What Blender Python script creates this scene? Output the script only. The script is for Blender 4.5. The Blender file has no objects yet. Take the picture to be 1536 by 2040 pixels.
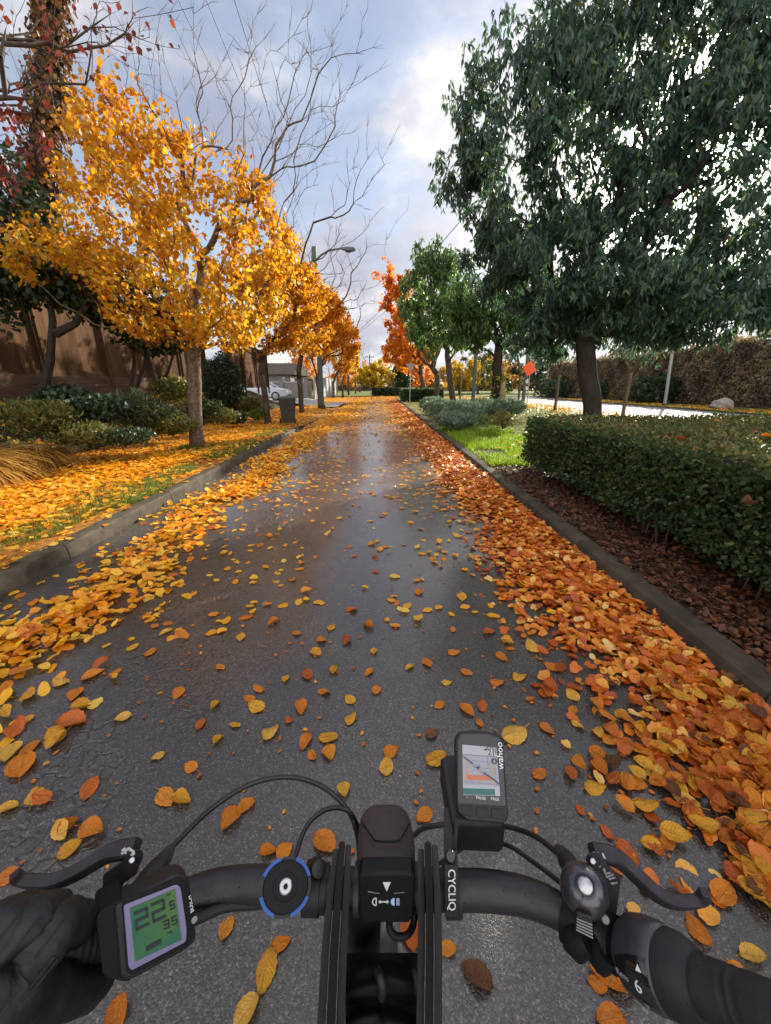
import bpy, bmesh, math, random
import numpy as np
from mathutils import Vector, Matrix
R = math.radians
rng = np.random.default_rng(7)
random.seed(7)
sc = bpy.context.scene
COL = sc.collection

# ------------------------------------------------------------------ camera
F = 767.0
H = 1.48
TH = R(18.19)
cam_d = bpy.data.cameras.new('camera')
cam = bpy.data.objects.new('camera', cam_d); COL.objects.link(cam)
cam_d.sensor_fit = 'VERTICAL'; cam_d.sensor_height = 36.0
cam_d.lens = 36.0 * F / 2040.0
cam_d.clip_start = 0.02; cam_d.clip_end = 3000
M = Matrix.Translation((0, 0, H)) @ Matrix.Rotation(R(-0.78), 4, 'Z') @ Matrix.Rotation(R(90) - TH, 4, 'X')
cam.matrix_world = M
sc.camera = cam
EYE = Vector((0, 0, H))

def P(px, py, zc):
    return M @ Vector(((px - 768) / F * zc, -(py - 1020) / F * zc, -zc))
def W(px, py, z=0.0):                       # where a line of sight meets the level z
    d = P(px, py, 1.0) - EYE
    return EYE + d * ((z - H) / d.z)
def D(px, py, Y):                           # where it meets the plane at distance Y
    d = P(px, py, 1.0) - EYE
    return EYE + d * (Y / d.y)
MI = M.inverted()
def project(v):
    c = MI @ Vector(v)
    return 768 + c.x / -c.z * F, 1020 - c.y / -c.z * F, -c.z

# ------------------------------------------------------------------ objects
def tag(o, label=None, cat=None, group=None, kind=None):
    if label: o['label'] = label
    if cat: o['category'] = cat
    if group: o['group'] = group
    if kind: o['kind'] = kind
    return o
def thing(name, label, cat, loc=(0, 0, 0), group=None):
    o = bpy.data.objects.new(name, None); COL.objects.link(o)
    o.location = loc
    return tag(o, label, cat, group)
def link(name, me, parent=None):
    o = bpy.data.objects.new(name, me); COL.objects.link(o)
    if parent is not None:
        o.parent = parent
        root, off = parent, Vector((0, 0, 0))
        while root is not None:
            off += root.location; root = root.parent
        o.location = -off
    return o

class MB:
    """collects geometry for one mesh"""
    def __init__(s): s.v = []; s.f = []; s.n = 0
    def add(s, V, Fs):
        V = np.asarray(V, float).reshape(-1, 3)
        s.v.append(V); s.f += [tuple(int(i) + s.n for i in f) for f in Fs]; s.n += len(V)
    def box(s, lo, hi):
        x0, y0, z0 = lo; x1, y1, z1 = hi
        s.add([(x0,y0,z0),(x1,y0,z0),(x1,y1,z0),(x0,y1,z0),(x0,y0,z1),(x1,y0,z1),(x1,y1,z1),(x0,y1,z1)],
              [(0,3,2,1),(4,5,6,7),(0,1,5,4),(1,2,6,5),(2,3,7,6),(3,0,4,7)])
    def tube(s, pts, rad, sides=8, cap=True):
        pts = np.asarray([tuple(p) for p in pts], float); n = len(pts)
        rad = np.full(n, rad) if np.isscalar(rad) else np.asarray(rad, float)
        t = np.gradient(pts, axis=0); t /= np.linalg.norm(t, axis=1)[:, None] + 1e-12
        a = np.array([0, 0, 1.0]) if abs(t[0][2]) < .9 else np.array([1.0, 0, 0])
        us = []
        u = np.cross(t[0], a); u /= np.linalg.norm(u)
        for i in range(n):
            u = u - t[i] * np.dot(u, t[i]); u /= np.linalg.norm(u) + 1e-12; us.append(u)
        us = np.array(us); ws = np.cross(t, us)
        ang = np.linspace(0, 2 * math.pi, sides, endpoint=False)
        V = (pts[:, None] + rad[:, None, None] * (us[:, None] * np.cos(ang)[None, :, None] + ws[:, None] * np.sin(ang)[None, :, None])).reshape(-1, 3)
        Fs = [(i*sides+j, i*sides+(j+1) % sides, (i+1)*sides+(j+1) % sides, (i+1)*sides+j) for i in range(n-1) for j in range(sides)]
        if cap: Fs += [tuple(range(sides-1, -1, -1)), tuple((n-1)*sides+j for j in range(sides))]
        s.add(V, Fs)
    def sweep(s, pts, w, h, up=(0, 0, 1), ch=.28):
        """chamfered rectangular section carried along a path"""
        pts = np.asarray([tuple(p) for p in pts], float); n = len(pts)
        w = np.full(n, w) if np.isscalar(w) else np.asarray(w, float)
        h = np.full(n, h) if np.isscalar(h) else np.asarray(h, float)
        t = np.gradient(pts, axis=0); t /= np.linalg.norm(t, axis=1)[:, None]
        up = np.asarray(up, float)
        sd = np.cross(t, up); sd /= np.linalg.norm(sd, axis=1)[:, None]
        u2 = np.cross(sd, t)
        c = 1 - ch
        prof = [(1,-c),(1,c),(c,1),(-c,1),(-1,c),(-1,-c),(-c,-1),(c,-1)]
        V = np.array([pts + sd * (w/2*a)[:, None] + u2 * (h/2*b)[:, None] for a, b in prof]).transpose(1, 0, 2).reshape(-1, 3)
        Fs = [(i*8+j, i*8+(j+1) % 8, (i+1)*8+(j+1) % 8, (i+1)*8+j) for i in range(n-1) for j in range(8)]
        Fs += [tuple(range(7, -1, -1)), tuple((n-1)*8+j for j in range(8))]
        s.add(V, Fs)
    def lathe(s, org, axis, prof, sides=24, sx=1.0, sy=1.0, xref=(1, 0, 0)):
        """prof = [(radius, height along axis)]"""
        ax = Vector(axis).normalized(); x = Vector(xref); x = (x - ax * x.dot(ax)).normalized(); y = ax.cross(x)
        V = []
        for r, hh in prof:
            for k in range(sides):
                a = 2 * math.pi * k / sides
                V.append(tuple(Vector(org) + ax * hh + x * (r * math.cos(a) * sx) + y * (r * math.sin(a) * sy)))
        n = len(prof)
        Fs = [(i*sides+j, i*sides+(j+1) % sides, (i+1)*sides+(j+1) % sides, (i+1)*sides+j) for i in range(n-1) for j in range(sides)]
        Fs += [tuple(range(sides-1, -1, -1)), tuple((n-1)*sides+j for j in range(sides))]
        s.add(V, Fs)
    def slab(s, front, d, th, bev=0.0):
        """outline in space, given thickness along d, edges rounded"""
        bm = bmesh.new()
        a = [bm.verts.new(p) for p in front]; d = Vector(d).normalized() * th
        b = [bm.verts.new(Vector(p) + d) for p in front]; n = len(a)
        bm.faces.new(a); bm.faces.new(b[::-1])
        for i in range(n): bm.faces.new((a[i], b[i], b[(i+1) % n], a[(i+1) % n]))
        bmesh.ops.recalc_face_normals(bm, faces=bm.faces)
        if bev:
            es = [e for e in bm.edges if any(len(f.verts) > 4 or f.calc_area() > 1e9 for f in e.link_faces)] or list(bm.edges)
            bmesh.ops.bevel(bm, geom=es, offset=bev, segments=3, profile=.6, affect='EDGES', clamp_overlap=True)
        bm.verts.index_update()
        s.add([tuple(v.co) for v in bm.verts], [[v.index for v in f.verts] for f in bm.faces]); bm.free()
    def build(s, name, mat, parent=None, smooth=None):
        me = bpy.data.meshes.new(name)
        V = np.concatenate(s.v) if s.v else np.zeros((0, 3))
        me.from_pydata(V.tolist(), [], s.f); me.update()
        if mat: me.materials.append(mat)
        if smooth is not None:
            me.polygons.foreach_set('use_smooth', [True] * len(me.polygons))
            if smooth < 180: me.set_sharp_from_angle(angle=R(smooth))
        return link(name, me, parent)

def tri_mesh(name, V, T, rnd, mat, parent=None, smooth=True):
    me = bpy.data.meshes.new(name)
    V = np.ascontiguousarray(V, np.float32); T = np.ascontiguousarray(T, np.int32)
    me.vertices.add(len(V)); me.vertices.foreach_set('co', V.ravel())
    me.loops.add(T.size); me.loops.foreach_set('vertex_index', T.ravel())
    me.polygons.add(len(T)); me.polygons.foreach_set('loop_start', np.arange(0, T.size, 3, dtype=np.int32))
    try: me.polygons.foreach_set('loop_total', np.full(len(T), 3, np.int32))
    except Exception: pass
    me.polygons.foreach_set('use_smooth', np.full(len(T), smooth, bool))
    at = me.attributes.new('rnd', 'FLOAT', 'POINT'); at.data.foreach_set('value', np.ascontiguousarray(rnd, np.float32))
    me.update(calc_edges=True); me.validate()
    if mat: me.materials.append(mat)
    return link(name, me, parent)

class LB:
    """collects many leaves / blades / chips for one mesh of triangles"""
    def __init__(s): s.V = []; s.T = []; s.r = []; s.n = 0
    def add(s, tmpl, pos, axis, nrm, scale, rnd, wide=None):
        tv, tf = tmpl; k = len(tv); N = len(pos)
        if N == 0: return
        a = axis / (np.linalg.norm(axis, axis=1)[:, None] + 1e-9)
        x = np.cross(a, nrm); x /= np.linalg.norm(x, axis=1)[:, None] + 1e-9
        z = np.cross(x, a)
        sc_ = np.asarray(scale, float) * np.ones(N); wd = sc_ if wide is None else sc_ * wide
        V = (pos[:, None] + wd[:, None, None] * tv[None, :, 0, None] * x[:, None]
             + sc_[:, None, None] * (tv[None, :, 1, None] * a[:, None] + tv[None, :, 2, None] * z[:, None])).reshape(-1, 3)
        T = (tf[None] + (np.arange(N) * k)[:, None, None]).reshape(-1, 3) + s.n
        s.V.append(V); s.T.append(T); s.r.append(np.repeat(rnd, k)); s.n += N * k
    def build(s, name, mat, parent=None):
        if not s.V: return None
        return tri_mesh(name, np.concatenate(s.V), np.concatenate(s.T), np.concatenate(s.r), mat, parent)

def unit(v): return v / (np.linalg.norm(v, axis=1)[:, None] + 1e-9)
def rdir(n): return unit(rng.normal(size=(n, 3)))

# leaf outlines: (x = half breadth, y along, z out of the plane), unit length
def fold_leaf(w, droop, fold):
    v = np.array([(0,0,0),(-w*.8,.3,fold),(-w,.55,fold*.8-droop*.2),(0,1,-droop),(w,.55,fold*.8-droop*.2),(w*.8,.3,fold),(0,.45,-droop*.15)], float)
    f = np.array([(0,6,1),(1,6,2),(2,6,3),(3,6,4),(4,6,5),(5,6,0)])
    return v, f
def wavy_leaf(w, curl, seed, m=11):
    r = np.random.default_rng(seed); v = [(0, .48, r.uniform(-.04, .04))]
    for i in range(m):
        t = 2*math.pi*i/m - math.pi/2
        y = .5 + .5*math.sin(t); x = w*math.cos(t) * (1 + .25*(.5 - y)) * r.uniform(.86, 1.1)
        z = curl*(x/w)**2*.35*r.uniform(.3, 1.5) + curl*(y-.5)**2*r.uniform(.2, 1.6) + r.uniform(-.04, .06)
        v.append((x, y, z))
    return np.array(v), np.array([(0, 1+i, 1+(i+1) % m) for i in range(m)])
def blade(seg, w, bend):
    v = []; f = []
    for i in range(seg+1):
        t = i/seg; y = math.sin(t*bend)/bend; z = (math.cos(t*bend)-1)/bend
        ww = w*(1-t)**.6 if i < seg else 0
        v += [(-ww, y, z), (ww, y, z)]
    for i in range(seg):
        a = 2*i; f += [(a, a+1, a+3), (a, a+3, a+2)]
    return np.array(v), np.array(f)
TWIG = (np.array([(.012,0,0),(-.006,0,.010),(-.006,0,-.010),(.028,.5,0),(.014,.5,.007),(.014,.5,-.007),(0,1,0)], float),
        np.array([(0,1,4),(0,4,3),(1,2,5),(1,5,4),(2,0,3),(2,3,5),(3,4,6),(4,5,6),(5,3,6)]))
LEAF_BROAD = [fold_leaf(.40, .12, .10), fold_leaf(.36, .25, .05), fold_leaf(.42, .0, .16)]
LEAF_LONG = [fold_leaf(.15, .35, .05), fold_leaf(.17, .15, .04), fold_leaf(.13, .5, .03)]
LEAF_BOX = [fold_leaf(.30, .05, .08), fold_leaf(.34, .2, .05)]
LITTER = [wavy_leaf(.33, c, i) for i, c in enumerate((.05, .3, .5, -.2, .15, .65, .1, .4))]

# ------------------------------------------------------------------ materials
def new_mat(name):
    m = bpy.data.materials.new(name); m.use_nodes = True
    nt = m.node_tree; nt.nodes.clear()
    return m, nt
class G:
    """small helper round a node tree"""
    def __init__(s, nt): s.nt = nt
    def n(s, t, **kw):
        nd = s.nt.nodes.new(t)
        for k, v in kw.items():
            if k.startswith('i_'):
                key = k[2:]; key = int(key) if key.isdigit() else key
                nd.inputs[key].default_value = v
            else: setattr(nd, k, v)
        return nd
    def l(s, a, b): s.nt.links.new(a, b)
    def ramp(s, src, stops, interp='LINEAR'):
        r = s.n('ShaderNodeValToRGB'); cr = r.color_ramp; cr.interpolation = interp
        while len(cr.elements) > 1: cr.elements.remove(cr.elements[-1])
        for i, (p, c) in enumerate(stops):
            e = cr.elements[0] if i == 0 else cr.elements.new(p)
            e.position = p; e.color = (*c, 1) if len(c) == 3 else c
        s.l(src, r.inputs[0]); return r.outputs[0]
    def noise(s, vec, scale, detail=4, rough=.55):
        nd = s.n('ShaderNodeTexNoise'); nd.inputs['Scale'].default_value = scale
        nd.inputs['Detail'].default_value = detail; nd.inputs['Roughness'].default_value = rough
        if vec is not None: s.l(vec, nd.inputs['Vector'])
        return nd.outputs['Fac']
    def mix(s, fac, a, b, blend='MIX'):
        m = s.n('ShaderNodeMix', data_type='RGBA', blend_type=blend)
        for inp, val in ((m.inputs[0], fac), (m.inputs[6], a), (m.inputs[7], b)):
            if hasattr(val, 'links'): s.l(val, inp)
            elif isinstance(val, (int, float)): inp.default_value = val
            else: inp.default_value = (*val, 1) if len(val) == 3 else val
        return m.outputs[2]
    def math(s, op, a, b=None, c=None):
        m = s.n('ShaderNodeMath', operation=op)
        for i, val in enumerate((a, b, c)):
            if val is None: continue
            if hasattr(val, 'links'): s.l(val, m.inputs[i])
            else: m.inputs[i].default_value = val
        return m.outputs[0]
    def bump(s, h, strength, dist):
        b = s.n('ShaderNodeBump'); b.inputs['Strength'].default_value = strength; b.inputs['Distance'].default_value = dist
        s.l(h, b.inputs['Height']); return b.outputs[0]

def surf(name, c1, c2, scale=8, rough=.6, metal=0, bump=0, bscale=None, spec=.5, coat=0, rough2=None, stretch=None, drops=False):
    m, nt = new_mat(name); g = G(nt)
    tc = g.n('ShaderNodeTexCoord'); vec = tc.outputs['Object']
    if stretch:
        mp = g.n('ShaderNodeMapping'); mp.inputs['Scale'].default_value = stretch; g.l(vec, mp.inputs['Vector']); vec = mp.outputs[0]
    f = g.noise(vec, scale, 6, .6)
    col = g.ramp(f, [(.3, c1), (.7, c2)])
    p = g.n('ShaderNodeBsdfPrincipled'); o = g.n('ShaderNodeOutputMaterial')
    g.l(col, p.inputs['Base Color'])
    p.inputs['Metallic'].default_value = metal; p.inputs['Specular IOR Level'].default_value = spec
    p.inputs['Coat Weight'].default_value = coat; p.inputs['Coat Roughness'].default_value = .12
    r2 = rough if rough2 is None else rough2
    rr = g.n('ShaderNodeMapRange'); g.l(g.noise(vec, scale*2.3, 4), rr.inputs[0])
    rr.inputs[1].default_value = .3; rr.inputs[2].default_value = .7; rr.inputs[3].default_value = rough; rr.inputs[4].default_value = r2
    g.l(rr.outputs[0], p.inputs['Roughness'])
    if bump:
        nrm = g.bump(g.noise(vec, bscale or scale*4, 5, .65), .8, bump)
        if drops:
            vo = g.n('ShaderNodeTexVoronoi'); vo.inputs['Scale'].default_value = 260; g.l(vec, vo.inputs['Vector'])
            hgt = g.ramp(vo.outputs['Distance'], [(0, (1,1,1)), (.12, (.8,.8,.8)), (.17, (0,0,0))])
            msk = g.ramp(g.noise(vec, 45, 2), [(.52, (0,0,0)), (.56, (1,1,1))])
            b = g.n('ShaderNodeBump'); b.inputs['Strength'].default_value = .9; b.inputs['Distance'].default_value = .0009
            g.l(g.math('MULTIPLY', hgt, msk), b.inputs['Height']); g.l(nrm, b.inputs['Normal']); nrm = b.outputs[0]
        g.l(nrm, p.inputs['Normal'])
    g.l(p.outputs[0], o.inputs[0])
    return m

MATTE = ('bark', 'kerb', 'soil', 'turf', 'timber', 'verge', 'far_ground', 'mossy', 'boulder', 'driveway', 'grey_', 'pale_wet', 'weathered', 'hedge_inner')
_surf = surf
def surf(name, *a, **k):
    if any(name.startswith(s) or s in name for s in MATTE) and 'spec' not in k: k['spec'] = .15
    return _surf(name, *a, **k)

def leaf_mat(name, stops, trans=.45, rough=.4, spec=.4, spots=(.35, .16, .05), spot_amt=.5, glow=1.25, src='rnd', nscale=14):
    m, nt = new_mat(name); g = G(nt)
    at = g.n('ShaderNodeAttribute', attribute_name='rnd')
    geo = g.n('ShaderNodeNewGeometry')
    tc = g.n('ShaderNodeTexCoord')
    nz = g.noise(tc.outputs['Object'], nscale, 4, .65)
    val = g.math('ADD', at.outputs['Fac'], g.math('MULTIPLY', g.math('SUBTRACT', nz, .5), .25))
    col = g.ramp(val, stops)
    sp = g.ramp(g.noise(tc.outputs['Object'], nscale*5, 3, .6), [(.56, (0,0,0)), (.68, (spot_amt,)*3)])
    col = g.mix(sp, col, spots)
    p = g.n('ShaderNodeBsdfPrincipled'); g.l(col, p.inputs['Base Color'])
    p.inputs['Roughness'].default_value = rough; p.inputs['Specular IOR Level'].default_value = spec
    t = g.n('ShaderNodeBsdfTranslucent'); g.l(g.mix(1.0, col, (glow, glow, glow*.8), 'MULTIPLY'), t.inputs['Color'])
    mx = g.n('ShaderNodeMixShader'); mx.inputs[0].default_value = trans
    o = g.n('ShaderNodeOutputMaterial')
    g.l(p.outputs[0], mx.inputs[1]); g.l(t.outputs[0], mx.inputs[2]); g.l(mx.outputs[0], o.inputs[0])
    return m

YEL = [(0, (.20,.055,.008)), (.16, (.40,.125,.007)), (.42, (.53,.215,.007)), (.75, (.60,.305,.010)), (1, (.54,.39,.04))]
AMB = [(0, (.30,.065,.008)), (.3, (.52,.155,.008)), (.6, (.64,.26,.010)), (1, (.68,.38,.02))]
ORG = [(0, (.30,.03,.012)), (.25, (.52,.09,.012)), (.55, (.66,.20,.012)), (1, (.72,.34,.02))]
m_yel = leaf_mat('leaf_yellow', YEL, .55)
m_amb = leaf_mat('leaf_amber', AMB, .55)
m_org = leaf_mat('leaf_orange_red', ORG, .55)
m_ylg = leaf_mat('leaf_yellow_green', [(0, (.30,.16,.01)), (.4, (.50,.30,.015)), (1, (.42,.36,.03))], .5)
m_red = leaf_mat('leaf_maroon', [(0, (.05,.010,.014)), (.6, (.13,.018,.022)), (1, (.26,.06,.02))], .45)
m_laurel = leaf_mat('leaf_laurel', [(0, (.026,.064,.066)), (.35, (.048,.10,.088)), (.7, (.075,.14,.085)), (.9, (.11,.18,.06)), (.97, (.16,.18,.05)), (1, (.26,.15,.05))], .42, .36, .6, (.10,.09,.03), .3, 1.6)
m_laurel2 = leaf_mat('leaf_sunlit_laurel', [(0, (.030,.065,.030)), (.45, (.060,.125,.040)), (.8, (.11,.20,.045)), (1, (.26,.28,.06))], .45, .4, .5, (.12,.10,.03), .3, 1.7)
m_dark = leaf_mat('leaf_dark_evergreen', [(0, (.012,.026,.014)), (.6, (.028,.055,.022)), (1, (.06,.10,.03))], .25, .4, .45, (.05,.05,.02), .3, 1.4)
m_box = leaf_mat('leaf_box_hedge', [(0, (.022,.047,.020)), (.5, (.045,.085,.026)), (.78, (.09,.115,.032)), (1, (.20,.15,.045))], .30, .5, .3, (.12,.08,.03), .3, 1.4)
m_lav = leaf_mat('leaf_grey_green', [(0, (.10,.16,.11)), (.6, (.20,.28,.20)), (1, (.34,.40,.30))], .3, .6, .2, (.2,.2,.12), .2, 1.1)
m_bankgreen = leaf_mat('leaf_bank_dark_green', [(0, (.020,.036,.020)), (.5, (.045,.070,.034)), (.85, (.085,.105,.045)), (1, (.20,.13,.04))], .3, .6, .2, (.1,.08,.03), .3, 1.2)
m_lime = leaf_mat('leaf_lime', [(0, (.09,.17,.012)), (.5, (.19,.33,.02)), (1, (.40,.46,.04))], .5, .5, .3, (.3,.25,.05), .2, 1.3)
m_olive = leaf_mat('leaf_olive', [(0, (.05,.075,.02)), (.5, (.10,.13,.03)), (1, (.26,.19,.06))], .35, .5, .3)
m_tan = leaf_mat('leaf_tan_grass', [(0, (.26,.12,.025)), (.5, (.50,.28,.06)), (1, (.62,.42,.12))], .4, .5, .3)
m_grass = leaf_mat('leaf_grass', [(0, (.06,.10,.018)), (.5, (.11,.18,.025)), (1, (.25,.26,.05))], .4, .5, .3)
m_ivy = leaf_mat('leaf_dry_ivy', [(0, (.09,.08,.055)), (.3, (.20,.16,.11)), (.6, (.30,.23,.15)), (.85, (.40,.29,.18)), (1, (.16,.21,.09))], .45, .7, .2, (.16,.09,.05), .4, 1.1)
LIT = [(0, (.30,.06,.010)), (.16, (.62,.17,.010)), (.38, (.80,.31,.010)), (.7, (.86,.47,.018)), (1, (.86,.62,.12))]
LITR = [(0, (.20,.035,.012)), (.2, (.46,.085,.012)), (.42, (.66,.17,.014)), (.66, (.78,.31,.030)), (.84, (.84,.50,.11)), (1, (.86,.66,.30))]
m_lit = leaf_mat('litter_yellow', LIT, .28, .38, .5, nscale=22)
m_litr = leaf_mat('litter_rust', LITR, .25, .36, .5, nscale=22)
m_mulchleaf = leaf_mat('litter_brown', [(0, (.05,.022,.014)), (.5, (.13,.045,.022)), (.85, (.24,.085,.03)), (1, (.50,.20,.05))], .15, .5, .4, nscale=22)

m_bark = surf('bark_grey_brown', (.045,.034,.028), (.13,.10,.078), 9, .85, bump=.012, bscale=26, stretch=(1, 1, .35))
m_barkl = surf('bark_mottled', (.045,.033,.025), (.26,.20,.145), 17, .85, bump=.016, bscale=30)
m_barkd = surf('bark_dark', (.022,.018,.016), (.06,.048,.04), 10, .85, bump=.01, stretch=(1, 1, .4))
m_wood = surf('fence_boards', (.10,.052,.030), (.21,.118,.070), 7, .7, bump=.003, bscale=22, stretch=(3, 3, .22))
def board_wood():
    m, nt = new_mat('fence_board_wood'); g = G(nt)
    tc = g.n('ShaderNodeTexCoord'); vec = tc.outputs['Object']; sx = g.n('ShaderNodeSeparateXYZ'); g.l(vec, sx.inputs[0])
    wn = g.n('ShaderNodeTexWhiteNoise', noise_dimensions='1D'); g.l(g.math('FLOOR', g.math('MULTIPLY', sx.outputs[1], 7.0)), wn.inputs['W'])
    mp = g.n('ShaderNodeMapping'); mp.inputs['Scale'].default_value = (4, 4, .25); g.l(vec, mp.inputs['Vector'])
    nz = g.noise(mp.outputs[0], 9, 6, .65)
    v = g.math('ADD', g.math('MULTIPLY', wn.outputs['Value'], .55), g.math('MULTIPLY', nz, .5))
    c = g.ramp(v, [(.1, (.040,.019,.009)), (.5, (.075,.039,.019)), (.9, (.13,.072,.037))])
    p = g.n('ShaderNodeBsdfPrincipled'); g.l(c, p.inputs['Base Color']); p.inputs['Roughness'].default_value = .85; p.inputs['Specular IOR Level'].default_value = .08
    g.l(g.bump(nz, .6, .006), p.inputs['Normal'])
    o = g.n('ShaderNodeOutputMaterial'); g.l(p.outputs[0], o.inputs[0]); return m
m_wood = board_wood()
m_wall_timber = surf('retaining_timber', (.05,.032,.022), (.12,.075,.05), 6, .8, bump=.006, stretch=(.3, .3, 3))
m_conc = surf('kerb_concrete', (.034,.029,.022), (.090,.074,.052), 5, .85, bump=.006, bscale=60, rough2=.6)
m_greyfence = surf('grey_painted_boards', (.30,.31,.32), (.44,.45,.46), 3, .65, bump=.002)
m_greywall = surf('grey_render', (.15,.15,.15), (.23,.23,.225), 2, .8, bump=.004)
m_soil = surf('bank_soil', (.030,.022,.015), (.085,.06,.04), 9, .95, bump=.03, bscale=30)
m_verge = surf('verge_soil_leaves', (.16,.065,.018), (.42,.19,.03), 22, .9, bump=.02, bscale=40)
m_turf = surf('turf', (.05,.085,.018), (.15,.17,.04), 5, .95, bump=.03, bscale=50)
m_far = surf('far_ground', (.06,.045,.02), (.16,.09,.03), .4, .95)
m_road2 = surf('pale_wet_street', (.11,.11,.112), (.16,.16,.16), .8, .8, rough2=.65, bump=.003, bscale=80)
m_drive = surf('driveway_concrete', (.26,.24,.23), (.36,.34,.32), 2, .7, bump=.003)
m_rock = surf('boulder_granite', (.22,.18,.16), (.42,.36,.33), 6, .9, bump=.03)
m_steelg = surf('green_grey_paint', (.07,.10,.095), (.12,.155,.145), 3, .6)
m_galv = surf('galvanised_steel', (.35,.36,.38), (.48,.49,.50), 6, .45, metal=.6)
m_post = surf('weathered_post', (.25,.18,.11), (.38,.28,.18), 6, .8)
m_orange = surf('sign_orange', (.95,.10,.02), (.98,.13,.03), 3, .5)
m_signback = surf('sign_back', (.42,.36,.34), (.50,.44,.42), 3, .5, metal=.3)
m_white = surf('white_paint', (.70,.70,.70), (.78,.78,.78), 5, .5)
m_yellow = surf('yellow_sign_paint', (.70,.42,.02), (.75,.47,.03), 5, .5)
m_bin = surf('bin_plastic', (.035,.035,.04), (.06,.058,.06), 12, .5, bump=.001)
m_binlid = surf('bin_lid_green', (.022,.05,.026), (.04,.085,.04), 8, .5)
m_carp = surf('car_paint_silver', (.62,.66,.74), (.66,.70,.78), 3, .25, metal=.2, coat=.6)
m_glass = surf('car_glass', (.02,.025,.03), (.03,.035,.04), 3, .08)
m_rubber = surf('rubber', (.018,.018,.018), (.035,.034,.033), 30, .7, bump=.0006)
m_alloy = surf('alloy', (.45,.46,.48), (.6,.6,.62), 20, .35, metal=.8)
# bicycle
m_bar = surf('bar_black_anodised', (.009,.009,.012), (.016,.016,.021), 60, .32, bump=.0003, bscale=420, spec=.5, rough2=.5, drops=True)
m_plas = surf('black_plastic', (.007,.007,.009), (.014,.014,.018), 70, .44, bump=.0003, bscale=600, spec=.45, rough2=.55)
m_plasd = surf('black_plastic_wet', (.018,.018,.023), (.030,.030,.037), 60, .36, bump=.0003, bscale=500, spec=.75, rough2=.48, drops=True)
m_matt = surf('matt_black', (.003,.0036,.0045), (.006,.007,.0085), 60, .6, bump=.0003, bscale=500, spec=.25)
m_grip = surf('grip_rubber', (.006,.0065,.008), (.013,.014,.017), 50, .6, bump=.0004, bscale=300, spec=.45, drops=True)
m_gloss = surf('black_gloss', (.008,.008,.010), (.012,.012,.014), 20, .10, spec=.7)
m_bellg = surf('bell_dark_chrome', (.085,.08,.095), (.12,.115,.135), 20, .16, metal=.75, spec=.7, rough2=.28)
m_chrome = surf('chrome', (.42,.42,.45), (.52,.52,.55), 30, .3, metal=.9)
m_mark = surf('white_marking', (.62,.64,.66), (.72,.74,.76), 30, .5)
m_markd = surf('grey_marking', (.20,.20,.21), (.27,.27,.28), 30, .5)
m_blue = surf('blue_plastic', (.008,.075,.33), (.012,.10,.42), 30, .4)
m_bezel = surf('lilac_bezel', (.17,.15,.28), (.21,.19,.33), 30, .4)
m_fabric = surf('black_fabric', (.005,.007,.0075), (.013,.017,.018), 40, .8, bump=.0008, bscale=500, spec=.2)
m_leather = surf('glove_leather', (.004,.0055,.006), (.011,.014,.015), 26, .46, bump=.0008, bscale=260, spec=.42, rough2=.6)
m_lever = surf('lever_grey_alloy', (.035,.030,.036), (.06,.054,.062), 60, .42, bump=.0003, bscale=500, metal=.45, rough2=.55)
m_sleeve = surf('sleeve_cloth', (.012,.014,.017), (.024,.027,.032), 40, .8, bump=.001, bscale=200)
EXPOSURE = 0.9
# ------------------------------------------------------------------ light and sky
SUN_EL, SUN_AZ = R(21.4), R(35.0)           # azimuth: right of the road's direction
SUN = Vector((math.sin(SUN_AZ)*math.cos(SUN_EL), math.cos(SUN_AZ)*math.cos(SUN_EL), math.sin(SUN_EL)))
sd = bpy.data.lights.new('sun', 'SUN'); sd.energy = 5.0; sd.angle = R(.55); sd.color = (1, .90, .74)
so = bpy.data.objects.new('sun', sd); COL.objects.link(so)
so.rotation_euler = SUN.to_track_quat('Z', 'Y').to_euler()
so.location = (20, 30, 30)
w = bpy.data.worlds.new('World'); sc.world = w; w.use_nodes = True
nt = w.node_tree; nt.nodes.clear(); g = G(nt)
sky = g.n('ShaderNodeTexSky'); sky.sky_type = 'NISHITA'; sky.sun_disc = False
sky.sun_elevation = SUN_EL; sky.sun_rotation = SUN_AZ
sky.air_density = 1.0; sky.dust_density = .35; sky.ozone_density = 2.0
tc = g.n('ShaderNodeTexCoord'); vec = tc.outputs['Generated']
mp = g.n('ShaderNodeMapping'); mp.inputs['Scale'].default_value = (1.0, 1.0, 1.9); mp.inputs['Rotation'].default_value = (.25, .1, .5)
mp.inputs['Location'].default_value = (CLX, CLY, CLZ) if 'CLX' in globals() else (.35, .2, .1)
g.l(vec, mp.inputs['Vector'])
n1 = g.noise(mp.outputs[0], 2.6, 9, .56)
n2 = g.noise(mp.outputs[0], 1.1, 3, .5)
dens = g.math('ADD', g.math('MULTIPLY', n1, .62), g.math('MULTIPLY', n2, .45))
dot = g.n('ShaderNodeVectorMath', operation='DOT_PRODUCT'); g.l(vec, dot.inputs[0]); dot.inputs[1].default_value = SUN
dsun = g.math('MAXIMUM', dot.outputs['Value'], 0.0)
halo = g.math('POWER', dsun, 16.0); halo2 = g.math('POWER', dsun, 120.0)
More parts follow.
